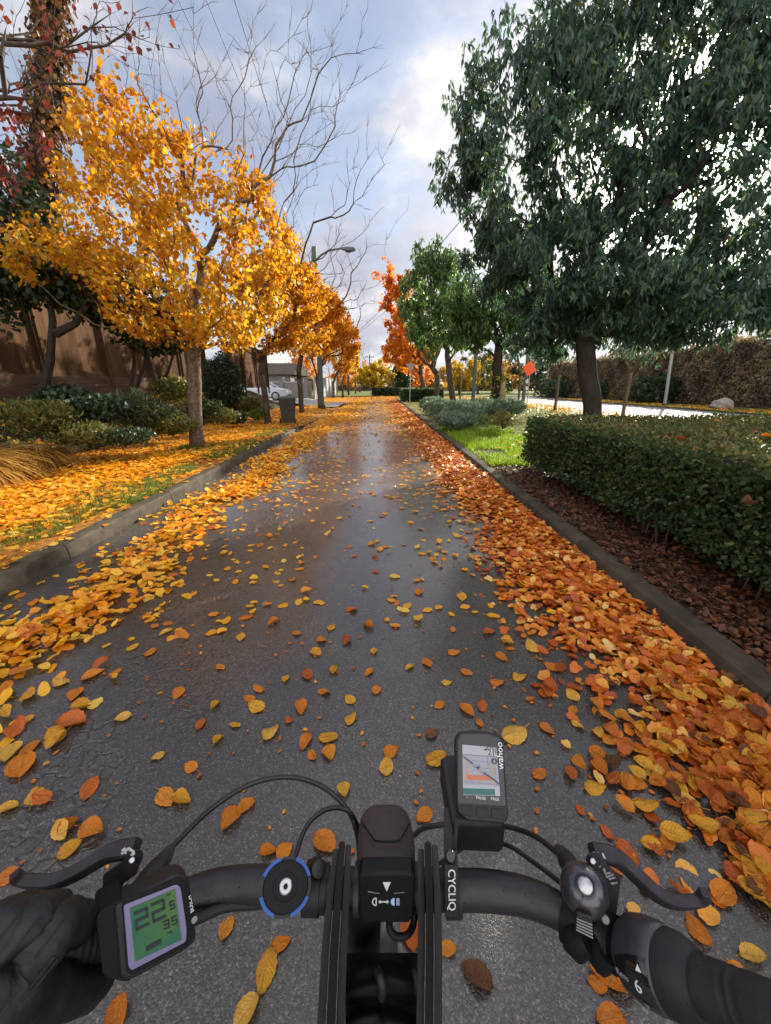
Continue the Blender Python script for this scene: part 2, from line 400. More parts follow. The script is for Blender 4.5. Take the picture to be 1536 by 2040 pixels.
# cloud cover thickens towards the sun
dens = g.math('ADD', dens, g.math('MULTIPLY', halo, .20))
sep = g.n('ShaderNodeSeparateXYZ'); g.l(vec, sep.inputs[0])
dens = g.math('ADD', dens, g.math('MULTIPLY', g.math('MAXIMUM', sep.outputs['Z'], 0.0), .07))
cover = g.ramp(dens, [(.45, (.30,.30,.30)), (.54, (.45,.45,.45)), (.62, (1,1,1))], 'EASE')
shade = g.ramp(g.noise(mp.outputs[0], 4.2, 6, .6), [(.3, (2.5,2.6,3.3)), (.5, (3.4,3.45,3.9)), (.68, (5.6,5.5,5.6))])
lit = g.n('ShaderNodeMix', data_type='RGBA', blend_type='ADD'); lit.inputs[0].default_value = 1
g.l(shade, lit.inputs[6])
hc = g.n('ShaderNodeMix', data_type='RGBA', blend_type='ADD'); hc.inputs[0].default_value = 1
h1 = g.n('ShaderNodeVectorMath', operation='SCALE'); h1.inputs[0].default_value = (7.0, 6.6, 6.3); g.l(halo, h1.inputs['Scale'])
h2 = g.n('ShaderNodeVectorMath', operation='SCALE'); h2.inputs[0].default_value = (150, 138, 122); g.l(halo2, h2.inputs['Scale'])
# added bright cloud behind and overhead, out of view, to fill the shade
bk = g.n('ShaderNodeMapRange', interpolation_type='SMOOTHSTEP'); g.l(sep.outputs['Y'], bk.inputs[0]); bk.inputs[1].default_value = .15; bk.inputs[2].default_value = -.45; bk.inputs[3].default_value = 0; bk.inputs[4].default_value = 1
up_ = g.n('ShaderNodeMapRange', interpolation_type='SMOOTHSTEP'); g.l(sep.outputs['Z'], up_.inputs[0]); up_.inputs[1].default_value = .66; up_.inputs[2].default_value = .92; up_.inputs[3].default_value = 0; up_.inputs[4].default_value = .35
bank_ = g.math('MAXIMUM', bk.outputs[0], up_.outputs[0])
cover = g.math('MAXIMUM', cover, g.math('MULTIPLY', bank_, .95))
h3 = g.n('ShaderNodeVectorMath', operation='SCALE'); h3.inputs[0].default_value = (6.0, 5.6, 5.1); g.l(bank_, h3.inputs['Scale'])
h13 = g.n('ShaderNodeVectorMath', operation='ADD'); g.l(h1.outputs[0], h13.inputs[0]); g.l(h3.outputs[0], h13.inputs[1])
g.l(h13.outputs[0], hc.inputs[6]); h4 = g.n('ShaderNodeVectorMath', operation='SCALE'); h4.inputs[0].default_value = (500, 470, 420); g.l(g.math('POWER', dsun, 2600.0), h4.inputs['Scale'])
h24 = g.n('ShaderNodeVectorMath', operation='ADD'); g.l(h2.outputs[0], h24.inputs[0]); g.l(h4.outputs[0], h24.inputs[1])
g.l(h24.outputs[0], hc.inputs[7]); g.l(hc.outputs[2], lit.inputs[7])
skyc = g.mix(1.0, sky.outputs[0], (1.14, 1.04, .98), 'MULTIPLY')
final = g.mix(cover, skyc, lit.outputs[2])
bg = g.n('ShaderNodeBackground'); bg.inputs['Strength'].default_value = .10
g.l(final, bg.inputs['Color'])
o = g.n('ShaderNodeOutputWorld'); g.l(bg.outputs[0], o.inputs['Surface'])
sc.view_settings.view_transform = 'Standard'; sc.view_settings.look = 'None'; sc.view_settings.exposure = EXPOSURE
sc.view_settings.gamma = 1

# ------------------------------------------------------------------ road material
def asphalt():
    m, nt = new_mat('wet_asphalt'); g = G(nt)
    tc = g.n('ShaderNodeTexCoord'); vec = tc.outputs['Object']
    vo = g.n('ShaderNodeTexVoronoi'); vo.inputs['Scale'].default_value = 210; g.l(vec, vo.inputs['Vector'])
    stone = g.n('ShaderNodeSeparateColor'); g.l(vo.outputs['Color'], stone.inputs[0])
    c = g.ramp(stone.outputs[0], [(0, (.010,.0095,.009)), (.42, (.027,.025,.0235)), (.78, (.060,.056,.051)), (.92, (.105,.092,.077)), (1, (.19,.165,.135))])
    big = g.noise(vec, 1.3, 5, .6)
    c = g.mix(1.0, c, g.ramp(big, [(.3, (.55,.55,.56)), (.7, (1.2,1.14,1.08))]), 'MULTIPLY')
    # old alligator cracks along the left wheel track
    wob = g.n('ShaderNodeVectorMath', operation='ADD'); g.l(vec, wob.inputs[0])
    nv = g.n('ShaderNodeTexNoise'); nv.inputs['Scale'].default_value = 9; g.l(vec, nv.inputs['Vector'])
    sv = g.n('ShaderNodeVectorMath', operation='SCALE'); sv.inputs['Scale'].default_value = .22; g.l(nv.outputs['Color'], sv.inputs[0]); g.l(sv.outputs[0], wob.inputs[1])
    vc = g.n('ShaderNodeTexVoronoi', feature='DISTANCE_TO_EDGE'); vc.inputs['Scale'].default_value = 8.5; g.l(wob.outputs[0], vc.inputs['Vector'])
    crack = g.ramp(vc.outputs['Distance'], [(.0, (1,1,1)), (.035, (.7,.7,.7)), (.09, (0,0,0))])
    sx = g.n('ShaderNodeSeparateXYZ'); g.l(vec, sx.inputs[0])
    band = g.math('SUBTRACT', 1.0, g.math('MULTIPLY', g.math('ABSOLUTE', g.math('ADD', sx.outputs[0], 1.25)), 1.9))
    msk = g.math('MULTIPLY', g.math('MAXIMUM', band, 0.0), g.ramp(g.noise(vec, 2.2, 3), [(.42, (0,0,0)), (.56, (1,1,1))]))
    ck = g.math('MULTIPLY', crack, g.math('MINIMUM', g.math('MULTIPLY', msk, 2.2), 1.0))
    c = g.mix(g.math('MULTIPLY', ck, .6), c, (.012,.011,.011))
    p = g.n('ShaderNodeBsdfPrincipled'); g.l(c, p.inputs['Base Color'])
    wet = g.noise(vec, 2.4, 6, .62)
    rr = g.n('ShaderNodeMapRange'); g.l(wet, rr.inputs[0]); rr.inputs[1].default_value = .35; rr.inputs[2].default_value = .66
    rr.inputs[3].default_value = .24; rr.inputs[4].default_value = .50; g.l(rr.outputs[0], p.inputs['Roughness'])
    p.inputs['Specular IOR Level'].default_value = .62
    p.inputs['Coat Weight'].default_value = 1.0; p.inputs['Coat Roughness'].default_value = .19
    h = g.math('ADD', g.math('MULTIPLY', g.ramp(vo.outputs['Distance'], [(0, (1,1,1)), (.7, (0,0,0))]), .6), g.math('MULTIPLY', g.noise(vec, 260, 2), .35))
    h = g.math('SUBTRACT', h, g.math('MULTIPLY', ck, 2.6))
    g.l(g.bump(h, .7, .0036), p.inputs['Normal'])
    o = g.n('ShaderNodeOutputMaterial'); g.l(p.outputs[0], o.inputs[0])
    return m
m_road = asphalt()

# ------------------------------------------------------------------ setting
KL, KR = -2.79, 1.77
def sheet(name, x0, x1, y0, y1, z, mat, nx=1, ny=1, zf=None, kind='structure'):
    xs = np.linspace(x0, x1, nx+1); ys = np.linspace(y0, y1, ny+1)
    V = [(x, y, z if zf is None else zf(x, y)) for y in ys for x in xs]
    Fs = [(j*(nx+1)+i, j*(nx+1)+i+1, (j+1)*(nx+1)+i+1, (j+1)*(nx+1)+i) for j in range(ny) for i in range(nx)]
    b = MB(); b.add(V, Fs); o = b.build(name, mat, smooth=180)
    return tag(o, kind=kind)
sheet('ground', -900, 900, -60, 1500, -.03, m_far)
sheet('road', KL, KR, -6, 46, 0.0, m_road)
sheet('cross_street', -40, 40, 46.0, 55, -.004, m_road)
sheet('parallel_street', 12.4, 20, -10, 46, 0.0, m_road2)
def left_z(x, y):
    if y < 13.6: return .115
    t = min(1, (y - 13.6) / 1.6)
    s = min(1, max(0, (x - (-4.6)) / 1.6))
    return .115 - .11 * t * s
def bank_z(x, y=0):
    if y > 26.6: return .10
    t = min(1, max(0, (-6.3 - x) / 2.3))
    return .115 + .12*min(1, t*8) + 1.0 * t**1.15
sheet('left_verge', -6.3, KL-.13, -6, 46, .115, m_verge, 10, 104, left_z)
sheet('planting_bank', -16, -6.3, -6, 46, 0, m_soil, 40, 104, lambda x, y: bank_z(x, y) + .05*math.sin(3*x+1.3*y)*math.sin(2.1*y) * (x < -6.6))
sheet('driveway', -15, KL-.1, 27.0, 34.5, 0, m_drive, 40, 2, lambda x, y: .13 + .30*min(1, max(0, (-4.6 - x)/1.5)))
sheet('mulch_bed', KR+.14, 2.9, -6, 6.6, .115, m_soil)
sheet('right_lawn', 2.9, 12.1, -6, 46, .115, m_turf, 4, 4)
sheet('lawn_edge', KR+.14, 2.9, 6.6, 46, .115, m_turf)
sheet('street_verge', 20.0, 60, -10, 46, .05, m_turf)
sheet('end_lawn', -40, 60, 55, 120, .06, m_turf)

def kerb_run(name, x0, x1, y0, y1, joint, m, face_left):
    """concrete kerb stones laid end to end with a rounded road edge"""
    b = MB(); y = y0
    while y < y1 - .01:
        e = min(y + joint, y1); dz = random.uniform(-.004, .004); dx = random.uniform(-.004, .004)
        h = .135 + dz; r = .03
        if face_left: prof = [(x0+dx, -.03), (x0+dx+.012, h-r), (x0+dx+.022, h-.008), (x0+dx+.04, h), (x1, h), (x1, -.03)]
        else: prof = [(x0, -.03), (x0, h), (x1+dx-.04, h), (x1+dx-.022, h-.008), (x1+dx-.012, h-r), (x1+dx, -.03)]
        n = len(prof); ns = 5
        ys = np.linspace(y+.006, e-.006, ns)
        V = [(px_ + random.uniform(-.0025, .0025), yy, pz + random.uniform(-.0025, .0025)) for yy in ys for px_, pz in prof]
        Fs = [(i*n+j, i*n+(j+1) % n, (i+1)*n+(j+1) % n, (i+1)*n+j) for i in range(ns-1) for j in range(n)]
        Fs += [tuple(range(n-1, -1, -1)), tuple((ns-1)*n+j for j in range(n))]
        b.add(V, Fs); y = e
    o = b.build(name, m, smooth=40); return tag(o, kind='structure')
kerb_run('kerb', KL-.15, KL, -4, 13.6, 1.8, m_conc, False)
kerb_run('kerb', KR, KR+.16, -4, 45.5, 1.8, m_conc, True)
kerb_run('kerb', 12.1, 12.4, -4, 45.5, 6, m_conc, False)

# dark mossy stones holding the bank's foot
b = MB()
y = -4.0
while y < 24:
    L = random.uniform(.35, .7); h = random.uniform(.2, .3)
    b.box((-6.42+random.uniform(-.03,.03), y, .05), (-6.24+random.uniform(-.02,.02), y+L-.015, .115+h)); y += L
m_moss = surf('mossy_stone', (.028,.032,.018), (.085,.085,.05), 8, .9, bump=.015, bscale=35)
o = b.build('stone_edging', m_moss, smooth=50)
tag(o, 'low dark mossy stone edging along the foot of the planted bank', 'edging')

# ------------------------------------------------------------------ fences and walls on the left
def board_fence(name, label, x, y0, y1, z0, h, step=False):
    t = thing(name, label, 'fence', (x, y0, z0))
    b = MB(); y = y0
    while y < y1:
        wd = random.uniform(.135, .15)
        b.box((x-.012+random.uniform(-.003,.003), y, z0+.12), (x+.012+random.uniform(-.003,.003), y+wd-.004, z0+h+random.uniform(-.008,.008))); y += wd
    b.build('board_panel', m_wood, t)
    b = MB(); b.box((x+.016, y0, z0), (x+.05, y1, z0+.15)); b.build('bottom_rail', m_wood, t)
    b = MB(); b.box((x+.016, y0, z0+h-.15), (x+.045, y1, z0+h-.05)); b.build('top_rail', m_wood, t)
    b = MB(); b.box((x-.07, y0, z0+h+.012), (x+.07, y1, z0+h+.045)); b.build('cap_board', m_barkd, t)
    y = y0
    while y <= y1 + .01:
        b = MB(); b.box((x+.052, y-.05, z0-.35), (x+.14, y+.05, z0+h+.008)); b.build('post', m_wood, t); y += 2.4
    return t
FX = -8.6
board_fence('wooden_fence', 'tall brown vertical board fence above the planted bank behind the dark shrubby trees', FX, 1.0, 20.2, 1.72, 1.95)
board_fence('wooden_fence', 'lighter brown fence section beside the driveway behind the round dark bush', FX+.9, 20.6, 28.2, 1.35, 2.25)
t = thing('retaining_wall', 'dark timber retaining wall under the brown board fence', 'wall', (FX, 1, 1.0))
b = MB()
for k in range(4):
    z = .75 + k*.25
    b.box((FX-.05+.01*k, 1.0, z), (FX+.16-.015*k, 20.3, z+.24))
b.build('timbers', m_wall_timber, t)
# sloping prop at the left end
b = MB(); b.sweep([(-7.6, 7.9, .7), (-8.35, 7.9, 2.3)], .09, .09, (0, 1, 0)); 
o = b.build('timber_prop', m_wood); tag(o, 'slanting timber prop leaning on the retaining wall near the ornamental grass', 'prop')

def grey_fence(label, x, y0, y1, h):
    t = thing('board_fence', label, 'fence', (x, y0, .1))
    y = y0; b = MB()
    while y < y1:
        b.box((x-.012, y, .15), (x+.012, y+.17, h+random.uniform(-.01,.01))); y += .185
    b.build('board_panel', m_greyfence, t)
    y = y0
    while y <= y1+.1:
        b = MB(); b.box((x+.015, y-.06, .05), (x+.12, y+.06, h+.12)); b.build('post', m_greyfence, t); y += 3.0
    return t
grey_fence('pale grey vertical board fence running along the far left side', -6.6, 40.2, 62, 2.35)
t = thing('garden_wall', 'grey rendered garden wall with raised piers behind the silver car', 'wall', (-8, 40, .1))
b = MB(); b.box((-13, 39.7, .1), (-6.72, 39.9, 1.75)); b.build('wall_panel', m_greywall, t)
b = MB(); b.box((-13, 39.66, 1.752), (-6.72, 39.94, 1.85)); b.build('coping', m_greyfence, t)
for x in (-12, -9.6, -7.2):
    b = MB(); b.box((x-.2, 39.55, .1), (x+.2, 39.655, 2.15)); b.box((x-.2, 39.945, .1), (x+.2, 40.05, 2.15)); b.box((x-.24, 39.5, 2.152), (x+.24, 40.1, 2.24)); b.build('pier', m_greywall, t)
# house far left behind the garden wall
t = thing('house', 'far pale house with dark pitched roof behind the grey board fence', 'house', (-15, 52, 0))
b = MB(); b.box((-20, 48, 0), (-10.5, 58, 2.7)); b.build('wall', m_greywall, t)
b = MB(); b.add([(-20.5,47.5,2.7),(-10,47.5,2.7),(-10,58.5,2.7),(-20.5,58.5,2.7),(-20.5,53,4.2),(-10,53,4.2)], [(0,1,5,4),(2,3,4,5),(1,2,5),(3,0,4),(0,3,2,1)]); b.build('roof', m_barkd, t)
for yy in (50, 54):
    b = MB(); b.box((-10.495, yy, 1.2), (-10.42, yy+1.4, 2.5)); f_ = b.build('window', m_greyfence, t)
    b = MB(); b.box((-10.415, yy+.1, 1.3), (-10.40, yy+1.3, 2.4)); b.build('pane', m_glass, f_)
# ------------------------------------------------------------------ trees
def grow(trunk, targets, seg=.25, wig=.12, rtip=.004, r0=.15, e=1.85, up=.12, down_pen=.8, flare=1.35, bal=.5):
    """branches reach for a cloud of points; returns paths [(pts, radii)] and all nodes"""
    N = [Vector(p) for p in trunk]; par = [-1] + list(range(len(trunk)-1))
    dr = [(Vector(trunk[min(i+1, len(trunk)-1)]) - Vector(trunk[max(i-1, 0)])).normalized() for i in range(len(trunk))]
    arr = np.zeros((20000, 3)); arr[:len(N)] = [tuple(v) for v in N]
    pl = np.zeros(20000)
    for i in range(1, len(N)): pl[i] = pl[i-1] + (N[i]-N[i-1]).length
    ok_from = max(1, int(len(trunk)*.72))
    paths = [list(range(len(N)))]
    top = Vector(trunk[-1])
    order = sorted(range(len(targets)), key=lambda i: (Vector(targets[i]) - top).length + random.uniform(-.3, .3))
    for ti in order:
        T = np.array(targets[ti]); n = len(N)
        if n > 19000: break
        A = arr[ok_from:n]; d = T - A; L = np.linalg.norm(d, axis=1) + 1e-6
        cost = L * (1 + down_pen*np.clip(-d[:, 2]/L, 0, 1)) + bal*(pl[ok_from:n] - pl[ok_from])
        k = int(np.argmin(cost)) + ok_from
        p0 = N[k]; p3 = Vector(T); Lk = (p3-p0).length
        if Lk < .05: continue
        m = max(2, int(Lk/seg))
        d0 = (dr[k]*.55 + (p3-p0).normalized()*.6).normalized()
        p1 = p0 + d0*Lk*.33; p2 = p3 - (p3-p0)*.33 - Vector((0, 0, up*Lk)) * .25
        prev = k; path = [k]
        for j in range(1, m+1):
            t = j/m; a = 1-t
            p = p0*a**3 + p1*(3*a*a*t) + p2*(3*a*t*t) + p3*t**3
            p = p + Vector(rng.normal(size=3))*wig*seg*(1 if j < m else .3)
            N.append(p); par.append(prev); dr.append((p - N[prev]).normalized()); arr[len(N)-1] = tuple(p); pl[len(N)-1] = pl[prev] + (p - N[prev]).length
            prev = len(N)-1; path.append(prev)
        paths.append(path)
    n = len(N); area = np.zeros(n); kids = [0]*n
    for i in range(n-1, 0, -1):
        if area[i] == 0: area[i] = rtip**e
        area[par[i]] += area[i]
    r = area**(1/e); rb = r[0]
    r = rtip + (r-rtip)*((r0-rtip)/(rb-rtip))
    nt_ = len(trunk)
    for i in range(nt_):                     # trunk keeps its girth
        t = i/(nt_-1); r[i] = max(r[i], r0*(1-.32*t)) if i < nt_-1 else max(r[i], r0*.62)
        if t < .25: r[i] *= 1 + (flare-1)*(1-t/.25)**2
    out = []
    for path in paths:
        rr = [r[i] for i in path]
        if path[0] != 0 and len(rr) > 1: rr[0] = min(rr[0], rr[1]*1.25)
        out.append(([N[i] for i in path], rr))
    return out, np.array([tuple(v) for v in N]), r, np.array([tuple(v) for v in dr])

def branch_mesh(paths, name, mat, parent, twigs=None):
    b = MB()
    for pts, rr in paths:
        mx = max(rr); b.tube(pts, rr, 12 if mx > .08 else 6 if mx > .02 else 4 if mx > .009 else 3, cap=mx > .05)
    if twigs is not None:
        pos, ax, sc_ = twigs
        lb = LB(); lb.add(TWIG, pos, ax, rdir(len(pos)), sc_, np.zeros(len(pos)))
        b.add(lb.V[0], lb.T[0])
    return b.build(name, mat, parent, smooth=180)

def ell(c, r, n, power=.45):
    """points through an ellipsoid, denser to the outside"""
    d = rdir(n) * (rng.random(n)**power)[:, None]
    return np.array(tuple(c)) + d * np.array(r)
def epx(px, py, rx, ry, Y, dy=None):
    """ellipsoid standing at distance Y: centre and radii"""
    c = D(px, py, Y); zc = project(c)[2]
    return c, (rx*zc/F, dy if dy else rx*zc/F, ry*zc/F*1.02)

def twig_set(N, r, dr, cond, per, size, lift=.3):
    idx = np.nonzero(cond)[0]; idx = np.repeat(idx, per)
    idx = idx[rng.random(len(idx)) < .8]
    ax = unit(dr[idx]*1.15 + rdir(len(idx))*.62 + np.array([0, 0, lift]))
    return N[idx], ax, size*rng.uniform(.5, 1.2, len(idx))

def tree(name, label, cat, base, trunk_pts, targets, r0, bark, leaf=None, group=None, rtip=.004, seg=.25, wig=.12,
         leaf_r=.016, n_leaf=6000, tmpl=LEAF_BROAD, lsize=.12, leaf_p=None, droop=.5, spread=.16, twigs=(0, .3), up=.12, lo_twig=.012, flare=1.35, down_pen=.8, rshift=None, clus=1):
    t = thing(name, label, cat, base, group)
    pts = []
    for i, p in enumerate(trunk_pts[:-1]):
        a, c = Vector(p), Vector(trunk_pts[i+1]); n = max(2, int((c-a).length/.3))
        pts += [a.lerp(c, k/n) for k in range(n)]
    pts.append(Vector(trunk_pts[-1]))
    for k in range(1, len(pts)-1): pts[k] += Vector((random.uniform(-1,1), random.uniform(-1,1), 0))*r0*.16
    paths, N, r, dr = grow(pts, targets, seg, wig, rtip, r0, up=up, flare=flare, down_pen=down_pen)
    tw = None
    if twigs[0]:
        tw = twig_set(N, r, dr, r < lo_twig, twigs[0], twigs[1])
    branch_mesh(paths, 'trunk', bark, t, tw)
    if leaf is not None:
        wgt = (r < leaf_r).astype(float)
        if leaf_p is not None: wgt = wgt * leaf_p(N)
        if wgt.sum() > 0:
            k = max(1, n_leaf//clus)
            idx = rng.choice(len(N), k, p=wgt/wgt.sum()); idx = np.repeat(idx, clus); n = len(idx)
            off = np.repeat(rdir(k)*(rng.random(k)**.6)[:, None]*spread, clus, axis=0)
            pos = N[idx] + off + rdir(n)*.02
            ax = unit(np.repeat(rdir(k), clus, axis=0)*.5 + rdir(n)*.65 + np.array([0, 0, -droop]))
            nr = unit(rdir(n)*.7 + np.array([0, 0, .8]))
            rn = np.clip(rng.beta(2.2, 2.0, n) + (rshift(pos) if rshift else 0), 0, 1)
            lb = LB(); ch = rng.integers(0, len(tmpl), n)
            for q, tm in enumerate(tmpl):
                s = ch == q; lb.add(tm, pos[s], ax[s], nr[s], lsize*rng.uniform(.55, 1.2, s.sum()), rn[s])
            lb.build('crown', leaf, t)
    return t

# --- near yellow tree on the left verge
LY = 8.75
B1 = W(395, 893, .115)
fk = D(385, 700, LY)
tg = []
for (px, py, rx, ry, n, dY, dy) in [(330,420,230,190,70,0,2.2), (420,560,170,130,60,0,2.0), (240,330,150,170,45,.5,1.6), (130,505,140,70,26,-.6,1.3),
                                  (180,230,80,110,20,.6,.9), (520,470,90,120,34,.3,1.2), (330,610,130,65,40,-.5,1.5), (60,500,70,55,16,-1.4,.6), (480,320,80,90,16,.5,.9), (200,440,120,120,26,1.2,.9), (480,630,120,55,26,.4,1.2), (560,560,60,70,14,.5,.9)]:
    c, rr = epx(px, py, rx, ry, LY+dY, dy); tg += [tuple(p) for p in ell(c, rr, n)]
for (px, py, rx, ry, n) in [(300,665,90,28,18),(440,668,80,26,16),(250,560,110,60,24),(380,480,140,110,40),(100,480,120,50,18)]:
    c, rr = epx(px, py, rx, ry, LY-.3, 1.2); tg += [tuple(p) for p in ell(c, rr, n)]
bare = [(690,15),(742,95),(640,150),(610,70),(560,200),(420,5),(480,140),(540,60),(350,40),(280,30),(240,120),(655,240),(590,300),(500,250),(700,170),(720,60),(660,90),(530,10),(500,60),(575,120),(620,190),(680,260),(400,60),(320,80),(450,200),(380,120),(300,140),(620,20),(190,60)]
for (px, py) in bare:
    dy_ = random.uniform(-.5, 1.2)
    for k in range(6):
        f_ = (0, .08, .16, .26, .36, .46)[k]; q = D(px + (400-px)*f_ + (random.uniform(-45,45) if k else 0), py + (560-py)*f_ + (random.uniform(-25,25) if k else 0), LY + dy_); tg.append(tuple(q))
for _ in range(95):
    px = random.uniform(170, 740); py = random.uniform(10, 420); lim = 60 + abs(px-430)*.28
    if px > 560 and py > 330: continue
    if px < 300 and py < 40: continue
    tg.append(tuple(D(px, max(py, 5), LY + random.uniform(-.8, 1.6))))
def lp1(N):
    px = np.array([project(p)[:2] for p in N]); x, y = px[:, 0], px[:, 1]
    topy = np.interp(x, [-60, 0, 90, 150, 200, 270, 330, 420, 480, 540, 600, 640], [460, 440, 300, 75, 90, 150, 190, 260, 290, 330, 430, 640])
    low = np.interp(x, [0, 120, 250, 350, 420, 520, 600], [545, 560, 650, 690, 670, 730, 720])
    return np.clip((y-topy)/90, 0, 1)**1.2 * (y < low)
tree('yellow_tree', 'large yellow leaved tree nearest on the left verge with bare upper branches', 'tree', B1,
     [B1 - Vector((0,0,.05)), B1.lerp(fk, .35) + Vector((-.03,0,0)), fk, D(372, 655, LY)], tg, .138, m_barkl, m_yel, 'yellow trees along the left verge', rtip=.0034, n_leaf=13800,
     lsize=.108, leaf_p=lp1, leaf_r=.02, droop=.45, spread=.2, twigs=(3, .24), lo_twig=.0075, wig=.08, up=.1, seg=.22,
     rshift=lambda p: .22 - .34*np.clip((p[:, 2]-3.3)/3.2, 0, 1))
# second to fifth of the row
row = [  # base px, Y, crown ellipsoids px, bare tips, leaf limits, label
 (541, 14.6, [(520,600,115,95,80),(560,520,70,70,40),(600,640,60,60,26)], [(790,262),(765,330),(725,415),(705,380),(650,255),(735,500),(625,300),(690,470),(600,330),(735,235),(680,560),(560,330),(715,290),(680,440),(745,300),(640,200),(755,420)], 400, 'second yellow tree of the left verge, its trunk just behind the black bin', 15000, .095, m_yel, .11),
 (607, 21.0, [(620,630,95,80,70),(660,600,50,60,25)], [(760,560),(730,480),(745,600),(700,500),(770,470),(650,480),(720,560)], 520, 'amber leaved tree on the left verge just beyond the black bin', 12000, .105, m_amb, .13),
 (632, 27.5, [(660,665,68,65,60)], [(750,600),(735,640),(720,570)], 590, 'fourth tree of the left row behind the lamp post', 9000, .115, m_amb, .13),
 (664, 44.0, [(690,715,32,34,45)], [(720,660),(735,690)], 670, 'small bright yellow tree far along the left fence', 4000, .15, m_yel, .13),
 (683, 52.0, [(697,720,24,26,35)], [(722,690)], 680, 'farthest small yellow tree of the left row', 2600, .16, m_yel, .12)]
for bx, Y, els, bt, ytop, lab, nl, ls, mt, r0 in row:
    Xb = -4.15 if Y < 30 else D(bx, 790, Y).x
    base = Vector((Xb, Y, left_z(Xb, Y)))
    bpx = project(base)[0]; zc = project(base)[2]
    hh = 1.75 if Y < 30 else 1.6
    tp = base + Vector((random.uniform(-.1,.1), 0, hh))
    tg = []
    for (px, py, rx, ry, n) in els:
        c, rr = epx(px, py, rx, ry, Y); tg += [tuple(p) for p in ell(c, rr, n)]
    for (px, py) in bt:
        dy_ = random.uniform(-1, 1)
        for k in range(5):
            f_ = (0, .1, .2, .32, .44)[k]; tg.append(tuple(D(px + (bx-px)*f_ + (random.uniform(-22,22) if k else 0), py + (640-py)*f_, Y + dy_)))
    def lpr(N, yt=ytop): 
        q = np.array([project(p)[:2] for p in N]); y = q[:, 1]; xm = np.interp(y, [300,430,500,560,620,680,740], [470,560,600,640,690,718,712]); return np.clip((y-yt)/60, 0, 1)**.7*(q[:, 0] < xm)
    tree('yellow_tree', lab, 'tree', base, [base - Vector((0,0,.05)), base.lerp(tp, .5) + Vector((.04,0,0)), tp], tg, r0, m_bark, mt, 'yellow trees along the left verge',
         rtip=.0045 if Y < 20 else .007, n_leaf=nl, lsize=ls*1.3, leaf_p=lpr, leaf_r=.03, droop=.4, spread=.28, twigs=(3, .34), lo_twig=.010 if Y < 20 else .014, wig=.08, seg=.3,
         rshift=lambda p: .1 - .3*np.clip((p[:, 2]-4)/4, 0, 1))
# --- evergreens on the right
def evergreen(lab, base, fork, els, r0, nl, ls, extra=(), seg=.3, mat=m_laurel, spread=.2, holes=None, clus=4, trunk_mid=None, bark=m_bark, tm=None):
    tg = []
    for (px, py, rx, ry, n, dY, dy) in els:
        c, rr = epx(px, py, rx, ry, base.y + dY, dy); tg += [tuple(p) for p in ell(c, rr, n, .4)]
    for q in extra: tg.append(tuple(q))
    mid = trunk_mid or base.lerp(fork, .5)
    return tree('evergreen_tree', lab, 'tree', base, [base - Vector((0,0,.05)), mid, fork], tg, r0, bark, mat, 'evergreen trees on the right lawn', rtip=.006, n_leaf=nl,
         lsize=ls, tmpl=LEAF_LONG, leaf_r=.035, droop=1.0, spread=spread, twigs=(1, .28), lo_twig=.012, seg=seg, wig=.11, clus=clus, leaf_p=holes, flare=1.25)
RY = 9.6
base = Vector((5.39, RY, .115))
HOLES = [(random.uniform(950, 1560), random.uniform(120, 470), random.uniform(14, 30)) for _ in range(60)]
def holes1(N):
    px = np.array([project(p)[:2] for p in N]); x, y = px[:, 0], px[:, 1]
    v = np.ones(len(N))
    for (hx, hy, hr, k) in [(1180,330,45,.5),(1440,285,48,.985),(1405,350,34,.85),(1480,225,30,.6),(1230,400,35,.5),(1300,80,45,.6),(1400,120,40,.4)]:
        v *= 1 - k*np.exp(-((x-hx)**2+(y-hy)**2)/hr**2)
    for hx, hy, hr in HOLES: v *= 1 - .8*np.exp(-((x-hx)**2+(y-hy)**2)/hr**2)
    return v * np.interp(y, [-200, 0, 180, 300], [.45, .6, .95, 1]) * (y < 765)
evergreen('largest evergreen tree with drooping leaves, trunk rising behind the clipped hedge', base, D(1155, 560, RY+.1),
    [(1200,380,290,240,120,-.3,2.0), (1060,330,150,200,60,-.3,1.6), (1400,480,220,170,80,.4,2.0), (1120,120,140,120,34,0,1.5), (1430,150,150,190,44,.2,1.8), (1030,480,110,120,40,.6,1.3),
     (1300,600,240,70,60,-.2,1.6), (1180,640,160,70,36,.6,1.4), (960,250,60,110,20,0,.8), (1560,400,130,260,50,0,1.8), (1240,20,200,120,30,.2,1.7), (1500,-60,200,150,30,.5,1.8), (1080,660,70,50,14,.4,.9), (1330,260,160,120,50,-.4,1.6), (1450,620,150,60,40,0,1.5), (1500,330,120,200,50,-.3,1.5), (1150,500,160,100,50,-.4,1.6), (1340,90,150,120,60,.2,1.6), (1470,250,130,150,60,.2,1.6), (1500,90,110,120,40,0,1.5), (1150,120,110,90,30,.3,1.3)], .205, 125000, .155,
    extra=[D(945,105,RY), D(1010,20,RY), D(880,320,RY-.2), D(875,375,RY), D(905,185,RY), D(1050,60,RY), D(985,60,RY)], holes=holes1, clus=3, spread=.26, trunk_mid=D(1168, 700, RY+.05), bark=m_barkd)
base = Vector((5.57, 19.0, .115))
evergreen('second evergreen of the right row with ivy round its trunk among grey shrubs', base, D(992, 690, 19.0),
    [(1005,625,105,62,90,.4,1.5), (940,615,62,62,40,.7,1.3), (1085,625,75,58,40,.5,1.3), (1010,580,70,34,24,.2,1.1), (1080,655,70,28,18,-.2,1.0), (1055,580,80,45,30,.6,1.2), (930,660,60,35,20,.3,1.2)], .22, 30000, .23, bark=m_barkd, spread=.32, mat=m_laurel2)
base = Vector((5.03, 27.0, .115))
